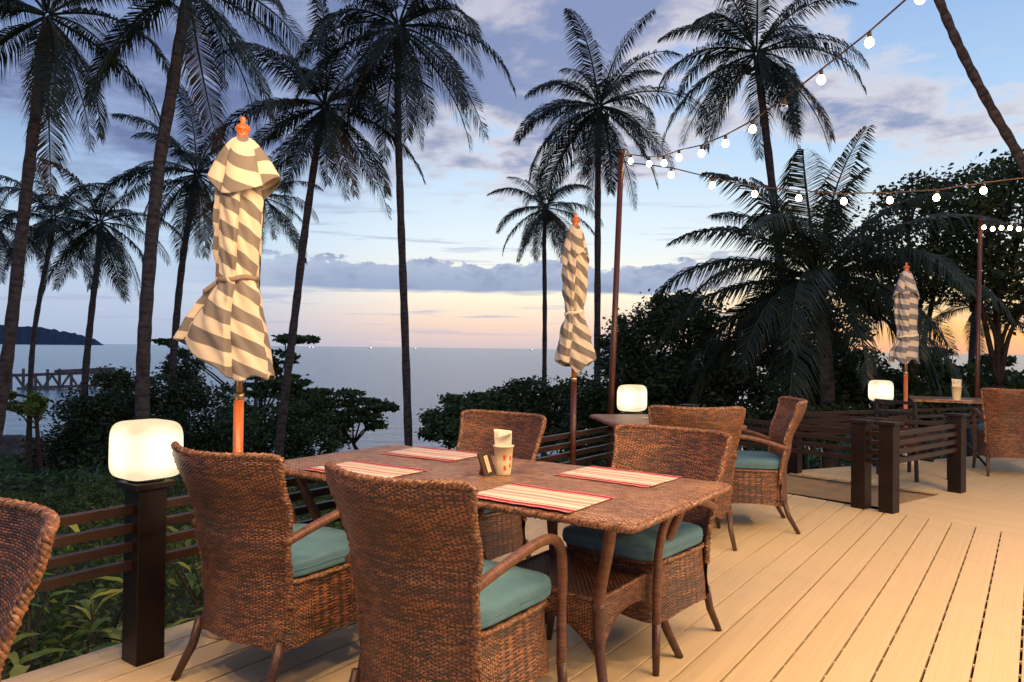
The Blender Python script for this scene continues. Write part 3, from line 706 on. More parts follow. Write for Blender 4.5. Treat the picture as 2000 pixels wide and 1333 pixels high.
def make_table():
    root = empty('wicker_table', (0, 0, 0)); a, b = .493, .475
    m = MB(); pr = rrect(a, b, .036, 6); n = len(pr)
    inner = rrect(a - .035, b - .035, .02, 6)
    vs = [(x, y, .732) for x, y in pr] + [(x, y, .738) for x, y in inner] + [(x, y, .706) for x, y in pr]
    uv = [(v[0] + 1, v[1] + 1) for v in vs]; uv[2 * n:] = [(v[0] + v[1] + 1, .03 + v[1]) for v in vs[2 * n:]]
    m.add(vs, [tuple(range(n, 2 * n))] + [(i, (i + 1) % n, (i + 1) % n + n, i + n) for i in range(n)] + [(i + 2 * n, (i + 1) % n + 2 * n, (i + 1) % n, i) for i in range(n)] + [tuple(range(3 * n - 1, 2 * n - 1, -1))], uv)
    m.obj('tabletop', M['wicker_top'], root, smooth=False)
    m = MB(); braid(m, [(x, y, .717) for x, y in pr], r=.0085, strand=.0085, pitch=.042, closed=True); m.obj('tabletop_rim', M['braid'], root)
    hb = .245
    for k in range(4):      # arched wicker side of the lower shelf
        def fn(u, v):
            x = (u * 2 - 1); zb = .165 + .125 * (1 - abs(x) ** 2.6); z = zb + (.375 - zb) * v
            fl = .025 * ((.375 - z) / .2) ** 2
            q = Matrix.Rotation(k * math.pi / 2, 3, 'Z') @ Vector((x * (hb + fl), -(hb + fl), z)); return tuple(q)
        m = MB(); m.grid(fn, 30, 8, lambda u, v, p: (u * .5 + k * .5, p[2]))
        m.obj('shelf_side', M['wicker'], root, solid=.012)
    m = MB(); m.grid(lambda u, v: ((u * 2 - 1) * hb, (v * 2 - 1) * hb, .376), 2, 2, lambda u, v, p: (u * .49, v * .49))
    m.obj('shelf', M['wicker_open'], root, smooth=False)
    m = MB(); braid(m, [(x, y, .376) for x, y in rrect(hb + .004, hb + .004, .03, 4)], r=.005, strand=.005, pitch=.03, closed=True); m.obj('shelf_rim', M['braid'], root)
    for sx in (-1, 1):
        for sy in (-1, 1):
            up = [(sx * .355, sy * .345, .712), (sx * .325, sy * .315, .60), (sx * .275, sy * .27, .45), (sx * .252, sy * .25, .36)]
            m = MB(); m.tube(spline(up, 5), .0215, 12); m.obj('upper_leg', M['wrap'], root)
            lo = [(sx * .252, sy * .25, .37), (sx * .258, sy * .256, .26), (sx * .285, sy * .28, .14), (sx * .335, sy * .325, 0)]
            m = MB(); m.tube(spline(lo, 5), [.026 - .010 * i / 15 for i in range(16)], 12); m.obj('leg', M['legwood'], root)
    return root
TC = Vector((-.14, 3.34)); TH = 125.3; tu = Vector(hd(TH)); tv = Vector((math.sin(R(TH - 90)), math.cos(R(TH - 90))))
TR = -R(TH - 90)      # table local x -> along tu, local y -> along tv
t1 = make_table(); t1.location = (*(TC + tu * .497), 0); t1.rotation_euler = (0, 0, TR)
tag(t1, 'right half of the front wicker table, carrying the white cup', 'table', 'square wicker tables')
t2 = copy_tree(t1); t2.location = (*(TC - tu * .497), 0); tag(t2, 'left half of the front wicker table, nearest the big striped umbrella', 'table')
t3 = copy_tree(t1); t3.location = (1.24, 6.0, 0); t3.rotation_euler = (0, 0, R(8)); tag(t3, 'second wicker table, in front of the middle glowing lamp', 'table')

# placemats
def placemat(u, v, rot, label):
    m = MB(); ph = rnd.random() * 6
    m.grid(lambda a, b: ((a - .5) * .46, (b - .5) * .325 + .003 * math.sin(a * 40 + ph) * (abs(b - .5) > .49), .0035 + .0012 * math.sin(a * 9 + ph) * math.sin(b * 7 + ph)), 60, 20, lambda a, b, p: (a, b))
    o = m.obj('placemat', M['mat'], solid=.002)
    p = TC + tu * u + tv * v; o.location = (p.x, p.y, .7395); o.rotation_euler = (0, 0, TR + R(rot))
    return tag(o, label, 'placemat', 'red striped placemats on the front table')
placemat(.53, -.315, 0, 'red striped placemat nearest the viewer, below the white cup')
placemat(.55, .285, -2, 'red striped placemat before the orange lit armchair, right of the cup')
placemat(-.42, -.30, 1.5, 'red striped placemat at left, partly behind the largest chair')
placemat(-.52, .28, 3, 'red striped placemat farthest back, left of the cup')

# cup of napkins with red printed characters
def cup(loc, rz, label, scale=1., glyph=True):
    c = empty('napkin_cup', loc, rz, label, 'cup', 'cups of paper napkins', (scale,) * 3)
    H_ = .128
    rad = lambda z: .033 + .010 * z / H_
    m = MB(); m.lathe([(0, .001), (.031, .001), (.033, .004), (rad(.06), .06), (rad(.124), .124), (.046, .125), (.0475, .128), (.046, .131), (.041, .130), (rad(.02) - .003, .02), (0, .015)], seg=40)
    body = m.obj('cup_body', M['cup'], c)
    if glyph:
        m = MB()
        def stroke(x0, z0, x1, z1, w_=.0027):     # x = distance round the cup from the front, in metres
            n = 4; dx, dz = x1 - x0, z1 - z0; l = math.hypot(dx, dz); px, pz = -dz / l * w_ / 2, dx / l * w_ / 2; vs = []
            for i in range(n + 1):
                for s_ in (-1, 1):
                    x = x0 + dx * i / n + px * s_; z = z0 + dz * i / n + pz * s_; r = rad(z) + .0006; a = x / r - math.pi / 2
                    vs.append((r * math.cos(a), r * math.sin(a), z))
            m.add(vs, [(2 * i, 2 * i + 2, 2 * i + 3, 2 * i + 1) for i in range(n)])
        def g1(cx, cz, k=1.):       # a dense character with a roof and lower box
            for q in ((-6, 8, 6, 8), (-6, 8, -7, 5), (6, 8, 7, 5), (0, 11, 0, 8), (-4, 4, 4, 4), (-4, 1, 4, 1), (0, 6, 0, -9), (-5, -3, 5, -3), (-6, -9, 6, -9), (-3, -5, -4, -8), (3, -5, 4, -8), (-5, 4, -5, -2), (5, 4, 5, -2)):
                stroke(cx + q[0] * .00085 * k, cz + q[1] * .00095 * k, cx + q[2] * .00085 * k, cz + q[3] * .00095 * k)
        def g2(cx, cz, k=1.):
            for q in ((-6, 7, 6, 7), (0, 11, 0, 2), (-5, 3, 5, 3), (-7, -1, 7, -1), (0, 2, -6, -9), (-2, -4, 5, -4), (2, -1, 2, -10), (2, -10, -1, -8), (-2, -7, 0, -9), (4, -2, 6, -7)):
                stroke(cx + q[0] * .00085 * k, cz + q[1] * .00095 * k, cx + q[2] * .00085 * k, cz + q[3] * .00095 * k)
        g1(.006, .080, 1.15); g2(.008, .034, 1.15); g1(.036, .076); g2(.034, .045)
        m.obj('red_characters', M['redprint'], body)
    m = MB(); g = random.Random(3)
    for k in range(3):
        w0 = .034 - .004 * k; tz = .072 - .006 * k; y0 = -.012 + .012 * k
        def fn(u, v, k=k, w0=w0, tz=tz, y0=y0):
            x = (u * 2 - 1) * (w0 + .004 * v); z = .07 + v * (.061 + tz) ; lean = -.004 * v * (1 - u)
            return (x - .002 * v + lean, y0 + .008 * math.sin(u * 3.1) * (.3 + v) - .010 * v * u, z - .006 * u * v)
        m.grid(fn, 12, 10)
        # folded flap
    m.obj('paper_napkin', M['paper'], c, solid=.002)
    m = MB(); m.grid(lambda u, v: (-.030 + .058 * u, -.024 - .002 * math.sin(u * 3) - .006 * v * (1 - u), .199 - .038 * v * (1 - .6 * u)), 8, 6); m.obj('napkin_flap', M['paper'], c, solid=.0015)
    return c
cp = gz(983, 927, .74)
cup((cp.x, cp.y, .739), R(-2), 'cream cup with red characters holding paper napkins, on the front table')
# small easel sign
sg = gz(957, 929, .74)
s = empty('table_sign', (sg.x, sg.y, .7395), R(38), 'small dark wooden easel sign with cream strip, leaning beside the cup', 'sign')
tilt = Matrix.Rotation(R(-14), 4, 'Y') @ Matrix.Rotation(R(-10), 4, 'X')
m = MB(); m.box(tilt @ Vector((0, 0, .055)), (.062, .012, .108), mtx=tilt); fr = m.obj('frame', M['darkwood'], s, smooth=False, bevel=.0015)
m = MB(); m.box(tilt @ Vector((.001, -.0068, .053)), (.018, .0014, .075), mtx=tilt); cd = m.obj('card', M['card'], fr, smooth=False)
m = MB()
for k in range(6): m.box(tilt @ Vector((.001 + (k % 2) * .002, -.0078, .030 + k * .0095)), (.006 + (k * 37 % 5) * .0012, .0008, .0016), mtx=tilt)
m.obj('lettering', M['redwood'], cd, smooth=False)
m = MB(); m.beam((-.018, .034, .004), (-.020, .010, .050), .03, .012); m.obj('stand', M['redwood'], s, smooth=False)

# things on table two
ck = gz(1256, 817, .74)
o = MB().beam((0, 0, 0), (.12, -.05, 0), .022, .006).obj('wooden_stick_holder', M['card'], smooth=False); o.location = (ck.x, ck.y, .745)
tag(o, 'small pale wooden strip lying on the second table below the middle lamp', 'tableware')
o = MB(); o.lathe([(0, 0), (.05, 0), (.075, .012), (.085, .028), (.082, .028), (.07, .014), (0, .006)]); o = o.obj('dish', M['paper']); o.location = (1.50, 6.28, .7395)
tag(o, 'white dish on the second table, just above the rear chair back', 'dish')

# far table, holder and slim chair
def slim_table(loc, rz, label):
    t = empty('folding_table', loc, rz, label, 'table')
    m = MB(); pr = rrect(.48, .42, .02, 2); n = len(pr)
    m.add([(x, y, .745) for x, y in pr] + [(x, y, .72) for x, y in pr], [tuple(range(n))] + [(i, i + n, (i + 1) % n + n, (i + 1) % n) for i in range(n)] + [tuple(range(2 * n - 1, n - 1, -1))], [(v[0], v[1]) for v in [(x, y) for x, y in pr] * 2])
    m.obj('tabletop', M['wicker_top'], t, smooth=False)
    for sy in (-1, 1):
        m = MB(); m.tube([(-.30, sy * .33, .715), (.28, sy * .35, 0)], .014, 8); m.obj('leg', M['black'], t)
        m = MB(); m.tube([(.28, sy * .30, .715), (-.28, sy * .32, 0)], .014, 8); m.obj('leg', M['black'], t)
    return t
slim_table((5.42, 8.98, 0), R(-25), 'dark folding table on the far deck before the wicker chair at right')
hp = Vector((5.28, 8.72, .746)); cup(hp, R(-20), 'pale cup of napkins on the far dark table, beside the right wicker chair', 1.25, glyph=False)
o = MB(); o.grid(lambda u, v: ((u - .5) * .4, (v - .5) * .28, 0), 2, 2); o = o.obj('placemat', M['mat'], solid=.002); o.location = (5.25, 8.74, .748); o.rotation_euler = (0, 0, R(-25))
tag(o, 'striped placemat under the cup on the far dark table', 'placemat')
ch = empty('metal_chair', (4.22, 7.72, 0), R(-70), 'slim dark open frame armchair behind the short railing, near the farthest lamp', 'chair')
for sx in (-1, 1):
    for sy, nm, top in ((-1, 'leg', .80), (1, 'leg', .66)):
        m = MB(); m.beam((sx * .24, sy * .22, 0), (sx * .24, sy * .22 * (1 if sy > 0 else 1.15), top), .028, .028); m.obj(nm, M['black'], ch, smooth=False)
    m = MB(); m.beam((sx * .24, -.26, .66), (sx * .24, .25, .66), .045, .022); m.obj('armrest', M['black'], ch, smooth=False)
for z in (.79, .68, .58):
    m = MB(); m.beam((-.25, -.252, z), (.25, -.252, z), .018, .034); m.obj('back_slat', M['black'], ch, smooth=False)
m = MB(); m.box((0, 0, .43), (.48, .46, .03)); m.obj('seat', M['darkwood'], ch, smooth=False)
m = MB(); m.beam((-.24, 0, .2), (.24, 0, .2), .02, .02); m.obj('stretcher', M['black'], ch, smooth=False)

# ------------------------------------------------------------------ closed umbrellas
def umbrella(loc, label, kw, mat):
    """closed parasol; kw: body profile, hem drift"""
    u = empty('closed_umbrella', loc, 0., label, 'umbrella', 'closed striped umbrellas')
    polb = kw.get('zb', 1.14)
    m = MB(); m.lathe([(0, 0), (.145, 0), (.15, .01), (.148, .055), (.135, .068), (.03, .075), (.03, .16), (.0, .16)], seg=40); m.obj('base', M['beige'], u)
    m = MB(); m.tube([(0, 0, .07), (0, 0, 1.06)], .0225, 16); m.obj('pole', M[kw.get('pole', 'teak')], u)
    m = MB(); m.tube([(0, 0, .97), (0, 0, 1.62)], .0185, 16); m.obj('upper_pole', M['teak'] if kw.get('pole') else M['metal'], u)
    m = MB(); m.lathe([(.019, 1.045), (.0238, 1.05), (.0238, 1.075), (.020, 1.08)], seg=20); m.obj('ferrule', M['metal'] if not kw.get('pole') else M['metal'], u)
    m = MB(); z0 = 2.245
    m.lathe([(.028, z0), (.033, z0 + .012), (.027, z0 + .022), (.022, z0 + .034), (.034, z0 + .052), (.036, z0 + .062), (.026, z0 + .076), (.013, z0 + .084), (.010, z0 + .090), (.015, z0 + .099), (.013, z0 + .110), (.006, z0 + .117), (0, z0 + .118)], seg=24)
    m.obj('finial', M['teak'], u)
    NP = kw.get('np', 6); tw = kw.get('twist', .9); seed = kw.get('seed', 0)
    RB = kw['body']       # (z, radius)
    dx = kw['drift']      # (z, x drift, y drift)
    ztop, tie = 2.06, kw['tie']
    hem = kw['hem']       # function(theta) -> z of hem
    def fold(th, t, amp):
        s_ = (th * NP / (2 * math.pi) + tw * t + .06 * math.sin(th * 2 + seed)) % 1.
        return s_, (s_ / .92 if s_ < .92 else (1 - s_) / .08)
    def body(uu, vv):
        th = 2 * math.pi * uu; zh = hem(th); z = ztop + (zh - ztop) * vv; t = (ztop - z)
        s_, f = fold(th, t, 1); r0 = interp(-z, [(-a, b) for a, b in RB])
        pinch = math.exp(-((z - tie) / .05) ** 2)
        dep = (.26 * (1 - .55 * pinch)) * (1 if z > tie else 1.15)
        r = r0 * (1 - dep + dep * f) + .004 * math.sin(th * 11 + z * 40 + seed)
        kx = interp(-z, [(-a, b) for a, b, c in dx]); ky = interp(-z, [(-a, c) for a, b, c in dx])
        side = max(0., math.cos(th - kw.get('flare_dir', math.pi)))
        fl = kw.get('flare', 0) * max(0, (tie - z)) / .4 * side ** 2
        return ((r + fl) * math.cos(th) + kx, (r * kw.get('sq', 1.) + fl * .4) * math.sin(th) + ky, z)
    def buv(uu, vv, p):
        th = 2 * math.pi * uu; s_, f = fold(th, ztop - p[2], 1)
        return (uu * .9, (ztop - p[2]) * .98 - kw.get('slant', .09) * 1.05 * s_ + .022 * math.sin(math.floor(th * NP / (2 * math.pi) + tw * (ztop - p[2]) + .06 * math.sin(th * 2 + seed)) * 2.7 + seed) + .5)
    m = MB(); m.grid(body, 264, 90, buv); can = m.obj('canopy', M[mat], u, solid=.004)
    # vent cap on top
    vb = kw['vent']       # (bottom z, width, x asym)
    def vent(uu, vv):
        th = 2 * math.pi * uu; s_ = (uu * 4 + .35) % 1.; f = math.sin(math.pi * min(1, s_ * 1.05)) ** .6
        zb = vb[0] + .05 * math.sin(2 * th + 1.2 + seed) + .022 * f; z = 2.262 + (zb - 2.262) * vv
        prof = .030 + (vb[1] - .030) * (vv ** .66)
        r = prof * (1 - .26 * (1 - f) * min(1, vv * 1.5))
        kx = vb[2] * vv ** 1.3 * (1 if math.cos(th) > 0 else .2)
        return (r * math.cos(th) * 1.0 + kx * math.cos(th), r * .85 * math.sin(th), z + .02 * math.sin(th * 2 + seed) * vv * (1 - vv))
    m = MB(); m.grid(vent, 160, 30, lambda a, b, p: (a * .9, (2.262 - p[2]) * 1.05 + .03 * math.sin(6.283 * a * 2 + 1) - .075 * b * ((a * 4 + .35) % 1.))); m.obj('vent_cap', M[mat], u, solid=.004)
    # tie strap
    kx = interp(-tie, [(-a, b) for a, b, c in dx]); rr_ = interp(-tie, [(-a, b) for a, b in RB]) * .98 + .004
    def strap(uu, vv):
        th = 2 * math.pi * uu; return (rr_ * math.cos(th) + kx, rr_ * math.sin(th) * kw.get('sq', 1.), tie + .012 * math.cos(th) * kw.get('st', 1) + (vv - .5) * .022 + .004 * math.sin(th * 5))
    m = MB(); m.grid(strap, 60, 2); m.obj('tie_strap', M['strap'] if mat == 'canopy' and not kw.get('pole') else M['paper'], can, solid=.003)
    if kw.get('tail'):
        m = MB(); m.grid(lambda a, b: (kx - rr_ * .90 - .055 * a, -rr_ * .45 - .01, tie - .008 - .040 * a - .022 * b), 6, 2); m.obj('strap_tail', M['strap'], can, solid=.003)
    return u
ub = lambda px, f: None
railn = Vector((N1[0], N1[1]))
u1 = at(460, 1200, 3.40)
umbrella((u1.x, u1.y, 0), 'largest closed umbrella, beige and grey striped, beside the glowing lamp at left',
         dict(body=[(2.06, .100), (1.95, .112), (1.75, .108), (1.60, .092), (1.50, .125), (1.35, .150), (1.10, .160)], drift=[(2.06, -.008, 0), (1.60, -.012, 0), (1.45, -.020, 0), (1.10, .01, 0)],
              tie=1.60, hem=lambda th: 1.150 + .17 * (max(0, math.cos(th - math.pi)) ** 1.3) + .012 * math.sin(th * 6), flare=.20, np=5, twist=.28, slant=.075, vent=(2.01, .150, .025), tail=1, seed=.4), 'canopy')
u2 = at(1118, 990, 5.72)
umbrella((u2.x, u2.y, 0), 'middle closed umbrella, striped, on a red brown pole behind the front table',
         dict(body=[(2.06, .092), (1.90, .104), (1.75, .100), (1.585, .074), (1.40, .142), (1.22, .190), (1.10, .165)], drift=[(2.06, 0, 0), (1.62, .0, 0), (1.10, .015, 0)], tie=1.585,
              hem=lambda th: 1.13 + .10 * abs(math.cos(th)) + .02 * math.sin(th * 5), np=4, twist=.4, slant=.10, vent=(1.98, .112, .0), pole='teakdark', seed=2.1), 'canopy')
u3 = at(1768, 900, 8.62)
umbrella((u3.x, u3.y, 0), 'smallest and farthest closed umbrella, blue grey striped, right of the far lamp',
         dict(body=[(2.06, .110), (1.90, .125), (1.75, .125), (1.585, .108), (1.45, .115), (1.30, .150), (1.10, .170)], drift=[(2.06, 0, 0), (1.70, .0, 0), (1.45, .02, 0), (1.28, -.03, 0), (1.10, -.01, 0)], tie=1.50,
              hem=lambda th: 1.20 + .03 * math.sin(th * 4), np=4, twist=.15, slant=.02, vent=(1.96, .160, .0), seed=4.4), 'canopy_blue')

# ------------------------------------------------------------------ string lights
def bulb_mesh(r, mt='bulb'):
    m = MB(); m.lathe([(0, -1.15 * r * 1.35), (.45 * r, -1.42 * r), (.8 * r, -1.15 * r), (1. * r, -.62 * r), (.92 * r, -.1 * r), (.62 * r, .42 * r), (.42 * r, .75 * r)], seg=16)
    return m.mesh('bulb', M[mt])
def socket_mesh(r):
    m = MB(); m.lathe([(0, 1.9 * r), (.40 * r, 1.9 * r), (.46 * r, 1.7 * r), (.46 * r, .8 * r), (.52 * r, .6 * r), (.3 * r, .5 * r)], seg=10); return m.mesh('socket', M['black'])
BR = .025
BM, SM = bulb_mesh(BR), socket_mesh(BR)
BM2, SM2 = bulb_mesh(.045, 'keybulb'), socket_mesh(.045)
cm = BM.copy(); cm.materials.clear(); cm.materials.append(M['clearglass'])
def string_light(wire, bulbs, label, big=False, dead=()):
    s = empty('string_light', wire[0], 0., label, 'string light', 'festoon strings of warm bulbs over the deck')
    o = Vector(wire[0]); m = MB(); m.tube([Vector(p) - o for p in wire], .0055, 6); m.obj('cable', M['rubber'], s)
    for i, p in enumerate(bulbs):
        q = Vector(p) - o; b_ = link('bulb', cm if i in dead else (BM2 if big else BM), s, q, (0, 0, rnd.random() * 6))
        link('socket', SM2 if big else SM, b_)
    return s
polea = at(1214, 306, 6.95)
def k2w(px, py, k): return at(px, py, 7 - .3196 * k)
S1 = [(1232, 313, .1), (1268, 318, 1), (1297, 317, 2), (1326, 306, 3), (1370, 297, 4), (1417, 278, 5), (1470, 250, 6), (1532, 208, 7), (1604, 153, 8), (1698, 80, 9), (1797, -6, 10)]
b1_ = [k2w(*q) for q in S1]
for k in range(11, 17):
    b1_.append(Vector((1.05 + .1062 * k, 7 - .3196 * k, 3.10 + (k - 10) * .03)))
wr = [polea + Vector((0, 0, -.01))] + [p + Vector((0, 0, .052)) for p in b1_] + [Vector((3.1, .4, 3.6))]
string_light(wr, b1_, 'festoon string climbing from the brown pole to the top right over the deck', dead=(7,))
S2 = [(1311, 340, 0), (1391, 360, 1), (1474, 377, 2), (1560, 385, 3), (1648, 391, 4), (1738, 389, 5), (1829, 384, 6), (1921, 370, 7)]
b2_ = [at(px, py, 6.2 - .0715 * k) for px, py, k in S2]
b2_ += [b2_[-1] + Vector((.33 * k, -.0715 * k, .02 * k + .012 * k * k)) for k in range(1, 5)]
string_light([polea + Vector((0, 0, -.05))] + [p + Vector((0, 0, .052)) for p in b2_] + [b2_[-1] + Vector((.5, -.1, .25))], b2_, 'festoon string sagging from the brown pole across to the right frame edge')
poleb = at(1915, 434, 9.5)
b3_ = [at(1922 + 17 * k, 440 + (3, 4, 4, 2, 6, 1, 4)[k] + (2 if k % 2 else 0), 9.4 - .12 * k) for k in range(7)]
string_light([poleb] + [p + Vector((0, 0, .052)) for p in b3_], b3_, 'short festoon string running right from the far slim pole top')
# unseen strings of large bulbs, added over the deck as the warm key light
for nm, a, b, n in (('added key light string running overhead beside the viewer', Vector((4.9, 5.6, 3.0)), Vector((3.4, -1.8, 3.3)), 8), ('added key light string crossing high over the viewer', Vector((3.6, 2.1, 3.5)), Vector((-2.6, 1.4, 3.35)), 8)):
    pts = []
    for i in range(n):
        t = (i + .5) / n; p = a.lerp(b, t); p.z -= .35 * math.sin(math.pi * t); pts.append(p)
    string_light([a] + [p + Vector((0, 0, .085)) for p in pts] + [b], pts, nm, big=True)
# poles
def pole(a, b, r, mat, label):
    o = MB().tube([Vector(a) - Vector(a), Vector(b) - Vector(a)], [r, r * .85], 12).obj('light_pole', M[mat]); o.location = a
    cap = MB().lathe([(0, .02), (r * .9, .015), (r * 1.1, 0), (r * 1.1, -.03), (r * .8, -.03)]).obj('cap', M['black'], o); cap.location = Vector(b) - Vector(a)
    h = MB().tube([(0, 0, -.03), (.03, -.02, -.02), (.05, -.03, .0)], .005, 6).obj('hook', M['metal'], o); h.location = Vector(b) - Vector(a)
    return tag(o, label, 'pole', 'poles carrying the string lights')
pa = at(1198, 760, 6.95); pa = polea + (pa - polea) * 2.2; pa.z = max(pa.z, -.7)
pole(pa, polea + Vector((0, 0, .05)), .031, 'teakdark', 'tall red brown timber pole behind the middle lamp holding the strings')
pb = Vector((poleb.x - .06, poleb.y, -.7)); pole(pb, poleb + Vector((0, 0, .05)), .030, 'teakdark', 'far slim brown pole at right edge holding the short string')

# ================================================================== VEGETATION
# palm fronds
def frond_mesh(e0, droop, Ln=4.0, mat='frond', hang=.9, seed=0, dens=96, name='frond'):
    g = random.Random(seed * 13 + 5); m = MB(); pts = []; p = Vector((0, 0, 0)); n = 24; dirs = []
    side_c = (g.random() - .5) * .25
    for i in range(n + 1):
        s = i / n; el_ = R(e0 - droop * s ** 1.35); dr = Vector((math.cos(el_), side_c * s, math.sin(el_))).normalized()
        pts.append(p.copy()); dirs.append(dr); p = p + dr * (Ln / n)
    m.tube(pts, [.035 * (1 - .88 * i / n) + .004 for i in range(n + 1)], 5, cap=False)
    vs, fs = [], []
    gap = g.uniform(.3, .9); gw = g.uniform(0, .07)
    for k in range(dens):
        s = .10 + .90 * (k / (dens - 1)); f = s * n; i = min(n - 1, int(f)); P = pts[i].lerp(pts[i + 1], f - i); D = dirs[i]
        prof = (min(1, (s - .05) / .22) ** .7) * (1 - .72 * max(0, (s - .45) / .55) ** 1.8)
        lat = D.cross(Vector((0, 0, 1)));
        if lat.length < .05: lat = Vector((0, 1, 0))
        lat.normalize(); up = lat.cross(D).normalized()
        for sd in (-1, 1):
            if g.random() < .05 or (abs(s - gap) < gw and sd > 0 and g.random() < .7): continue
            l = .92 * prof * (Ln / 4.) * (.85 + .3 * g.random()); a = R(38 + 26 * (1 - s) + g.random() * 8)
            d0 = (D * math.cos(a) + lat * sd * math.sin(a) + up * (.18 + (g.random() - .5) * .25)).normalized()
            w_ = .044 * (Ln / 4.); q0 = P; q1 = P + d0 * l * .45 + Vector((0, 0, -1)) * l * .10 * hang
            d1 = (d0 + Vector((0, 0, -1)) * (1.15 * hang + g.random() * .5)).normalized(); q2 = q1 + d1 * l * .58
            wd = (D * .8 + up * .2 * sd).normalized() * w_ / 2
            o = len(vs); vs += [q0 - wd * .5, q0 + wd * .5, q1 - wd, q1 + wd, q2]
            fs += [(o, o + 1, o + 3, o + 2), (o + 2, o + 3, o + 4)]
    m.add(vs, fs); return m.mesh(name, M[mat], smooth=False)
CL = [(78, 45), (60, 62), (42, 78), (24, 85), (6, 78), (-16, 62), (-42, 40), (-62, 20)]
FR = [[frond_mesh(e, dr, seed=10 * i + k) for k in range(4)] for i, (e, dr) in enumerate(CL)]
FRD = [frond_mesh(-58, 22, mat='frond_dry', seed=91), frond_mesh(-40, 40, mat='frond_dry', seed=92)]
CN = MB().lathe([(0, -.13), (.07, -.11), (.11, -.03), (.10, .06), (.05, .12), (0, .13)], seg=9).mesh('coconut', M['leaf_almond'])
def palm(label, Y0, path, r0, r1, Lf, n=24, emax=80, emin=-60, seed=1, group='tall coconut palms by the sea', Y1=None, nuts=0, dry=1, fork=0):
    g = random.Random(seed); Y1 = Y1 or Y0; k = len(path); r0 *= .80; r1 *= .80
    P = [at(x, y, Y0 + (Y1 - Y0) * i / (k - 1)) for i, (x, y) in enumerate(path)]
    b = P[0].copy(); zg = terr(b.x, b.y) - .1
    if b.z > zg + .05:                       # carry the trunk on down to the ground
        dd = (P[0] - P[1]); dd = dd / max(1e-6, -dd.z if dd.z < 0 else 1) ; b = P[0] + dd * (P[0].z - zg) * .7; b.z = zg; P = [b] + P
    root = empty('coconut_palm', P[0], 0, label, 'palm tree', group)
    pts = spline([p - P[0] for p in P], 8); N_ = len(pts)
    m = MB(); m.tube(pts, [(r0 * 1.35 if i < 2 else r0) + (r1 - r0) * i / (N_ - 1) + .008 * math.sin(i * 2.1) for i in range(N_)], 12); m.obj('trunk', M['trunk'], root)
    top = pts[-1]; s = Lf / 4.
    for i in range(n):
        q = (i + .5) / n; e = emax + (emin - emax) * q ** .82
        c = min(range(len(CL)), key=lambda j: abs(CL[j][0] - e)); azm = i * 2.39996 + g.random() * .5 + seed
        me = FR[c][g.randrange(4)]
        if dry and i >= n - dry: me = FRD[i % 2]
        sc_ = s * (.84 + .28 * g.random()) * (.85 if e > 65 else 1)
        link('frond', me, root, top + Vector((math.cos(azm) * .06, math.sin(azm) * .06, .25 * (1 - q) * s)), (R(g.uniform(-14, 14)), R(CL[c][0] - e) * .6, azm), (sc_, sc_ * g.uniform(.9, 1.1), sc_))
    for i in range(nuts):
        a = i * 2.4; link('coconut', CN, root, top + Vector((math.cos(a) * .24, math.sin(a) * .24, -.22 - .1 * (i % 3))), (0, 0, a), (1, 1, 1.1))
    return root
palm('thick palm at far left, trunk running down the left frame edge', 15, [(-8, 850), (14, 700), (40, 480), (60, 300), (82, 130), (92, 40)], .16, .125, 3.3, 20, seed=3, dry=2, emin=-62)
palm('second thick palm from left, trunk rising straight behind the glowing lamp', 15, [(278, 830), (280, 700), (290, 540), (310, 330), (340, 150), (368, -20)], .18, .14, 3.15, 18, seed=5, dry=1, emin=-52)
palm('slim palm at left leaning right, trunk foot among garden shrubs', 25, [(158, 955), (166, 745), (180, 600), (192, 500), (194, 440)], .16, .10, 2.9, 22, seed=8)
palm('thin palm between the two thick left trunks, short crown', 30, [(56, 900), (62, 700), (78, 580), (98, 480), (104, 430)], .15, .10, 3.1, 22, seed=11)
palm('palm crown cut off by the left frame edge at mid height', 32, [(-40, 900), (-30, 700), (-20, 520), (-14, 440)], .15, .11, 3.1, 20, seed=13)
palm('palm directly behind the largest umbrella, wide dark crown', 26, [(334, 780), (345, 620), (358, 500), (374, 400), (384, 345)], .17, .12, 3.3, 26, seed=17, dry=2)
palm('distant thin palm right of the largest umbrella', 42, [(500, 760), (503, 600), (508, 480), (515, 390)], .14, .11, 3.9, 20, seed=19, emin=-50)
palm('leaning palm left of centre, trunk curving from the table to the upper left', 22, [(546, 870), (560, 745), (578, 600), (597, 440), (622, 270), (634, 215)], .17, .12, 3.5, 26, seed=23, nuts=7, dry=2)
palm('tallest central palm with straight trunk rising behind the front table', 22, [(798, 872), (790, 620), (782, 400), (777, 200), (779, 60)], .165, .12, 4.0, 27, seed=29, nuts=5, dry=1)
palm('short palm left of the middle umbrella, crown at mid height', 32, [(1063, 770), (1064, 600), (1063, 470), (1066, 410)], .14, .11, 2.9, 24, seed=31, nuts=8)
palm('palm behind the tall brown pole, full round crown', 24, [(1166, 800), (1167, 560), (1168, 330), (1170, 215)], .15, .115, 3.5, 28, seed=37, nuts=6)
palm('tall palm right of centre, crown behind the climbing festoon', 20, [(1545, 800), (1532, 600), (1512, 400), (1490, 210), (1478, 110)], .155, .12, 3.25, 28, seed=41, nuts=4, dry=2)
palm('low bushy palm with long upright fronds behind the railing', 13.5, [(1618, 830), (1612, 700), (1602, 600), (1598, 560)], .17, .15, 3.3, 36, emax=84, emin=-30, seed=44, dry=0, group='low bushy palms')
palm('bare curved trunk of a palm crossing the upper right corner', 12.5, [(2075, 560), (2035, 420), (1992, 310), (1935, 210), (1880, 105), (1838, 10), (1800, -100), (1770, -290)], .105, .085, 2.6, 18, seed=47, dry=1, emin=-16)
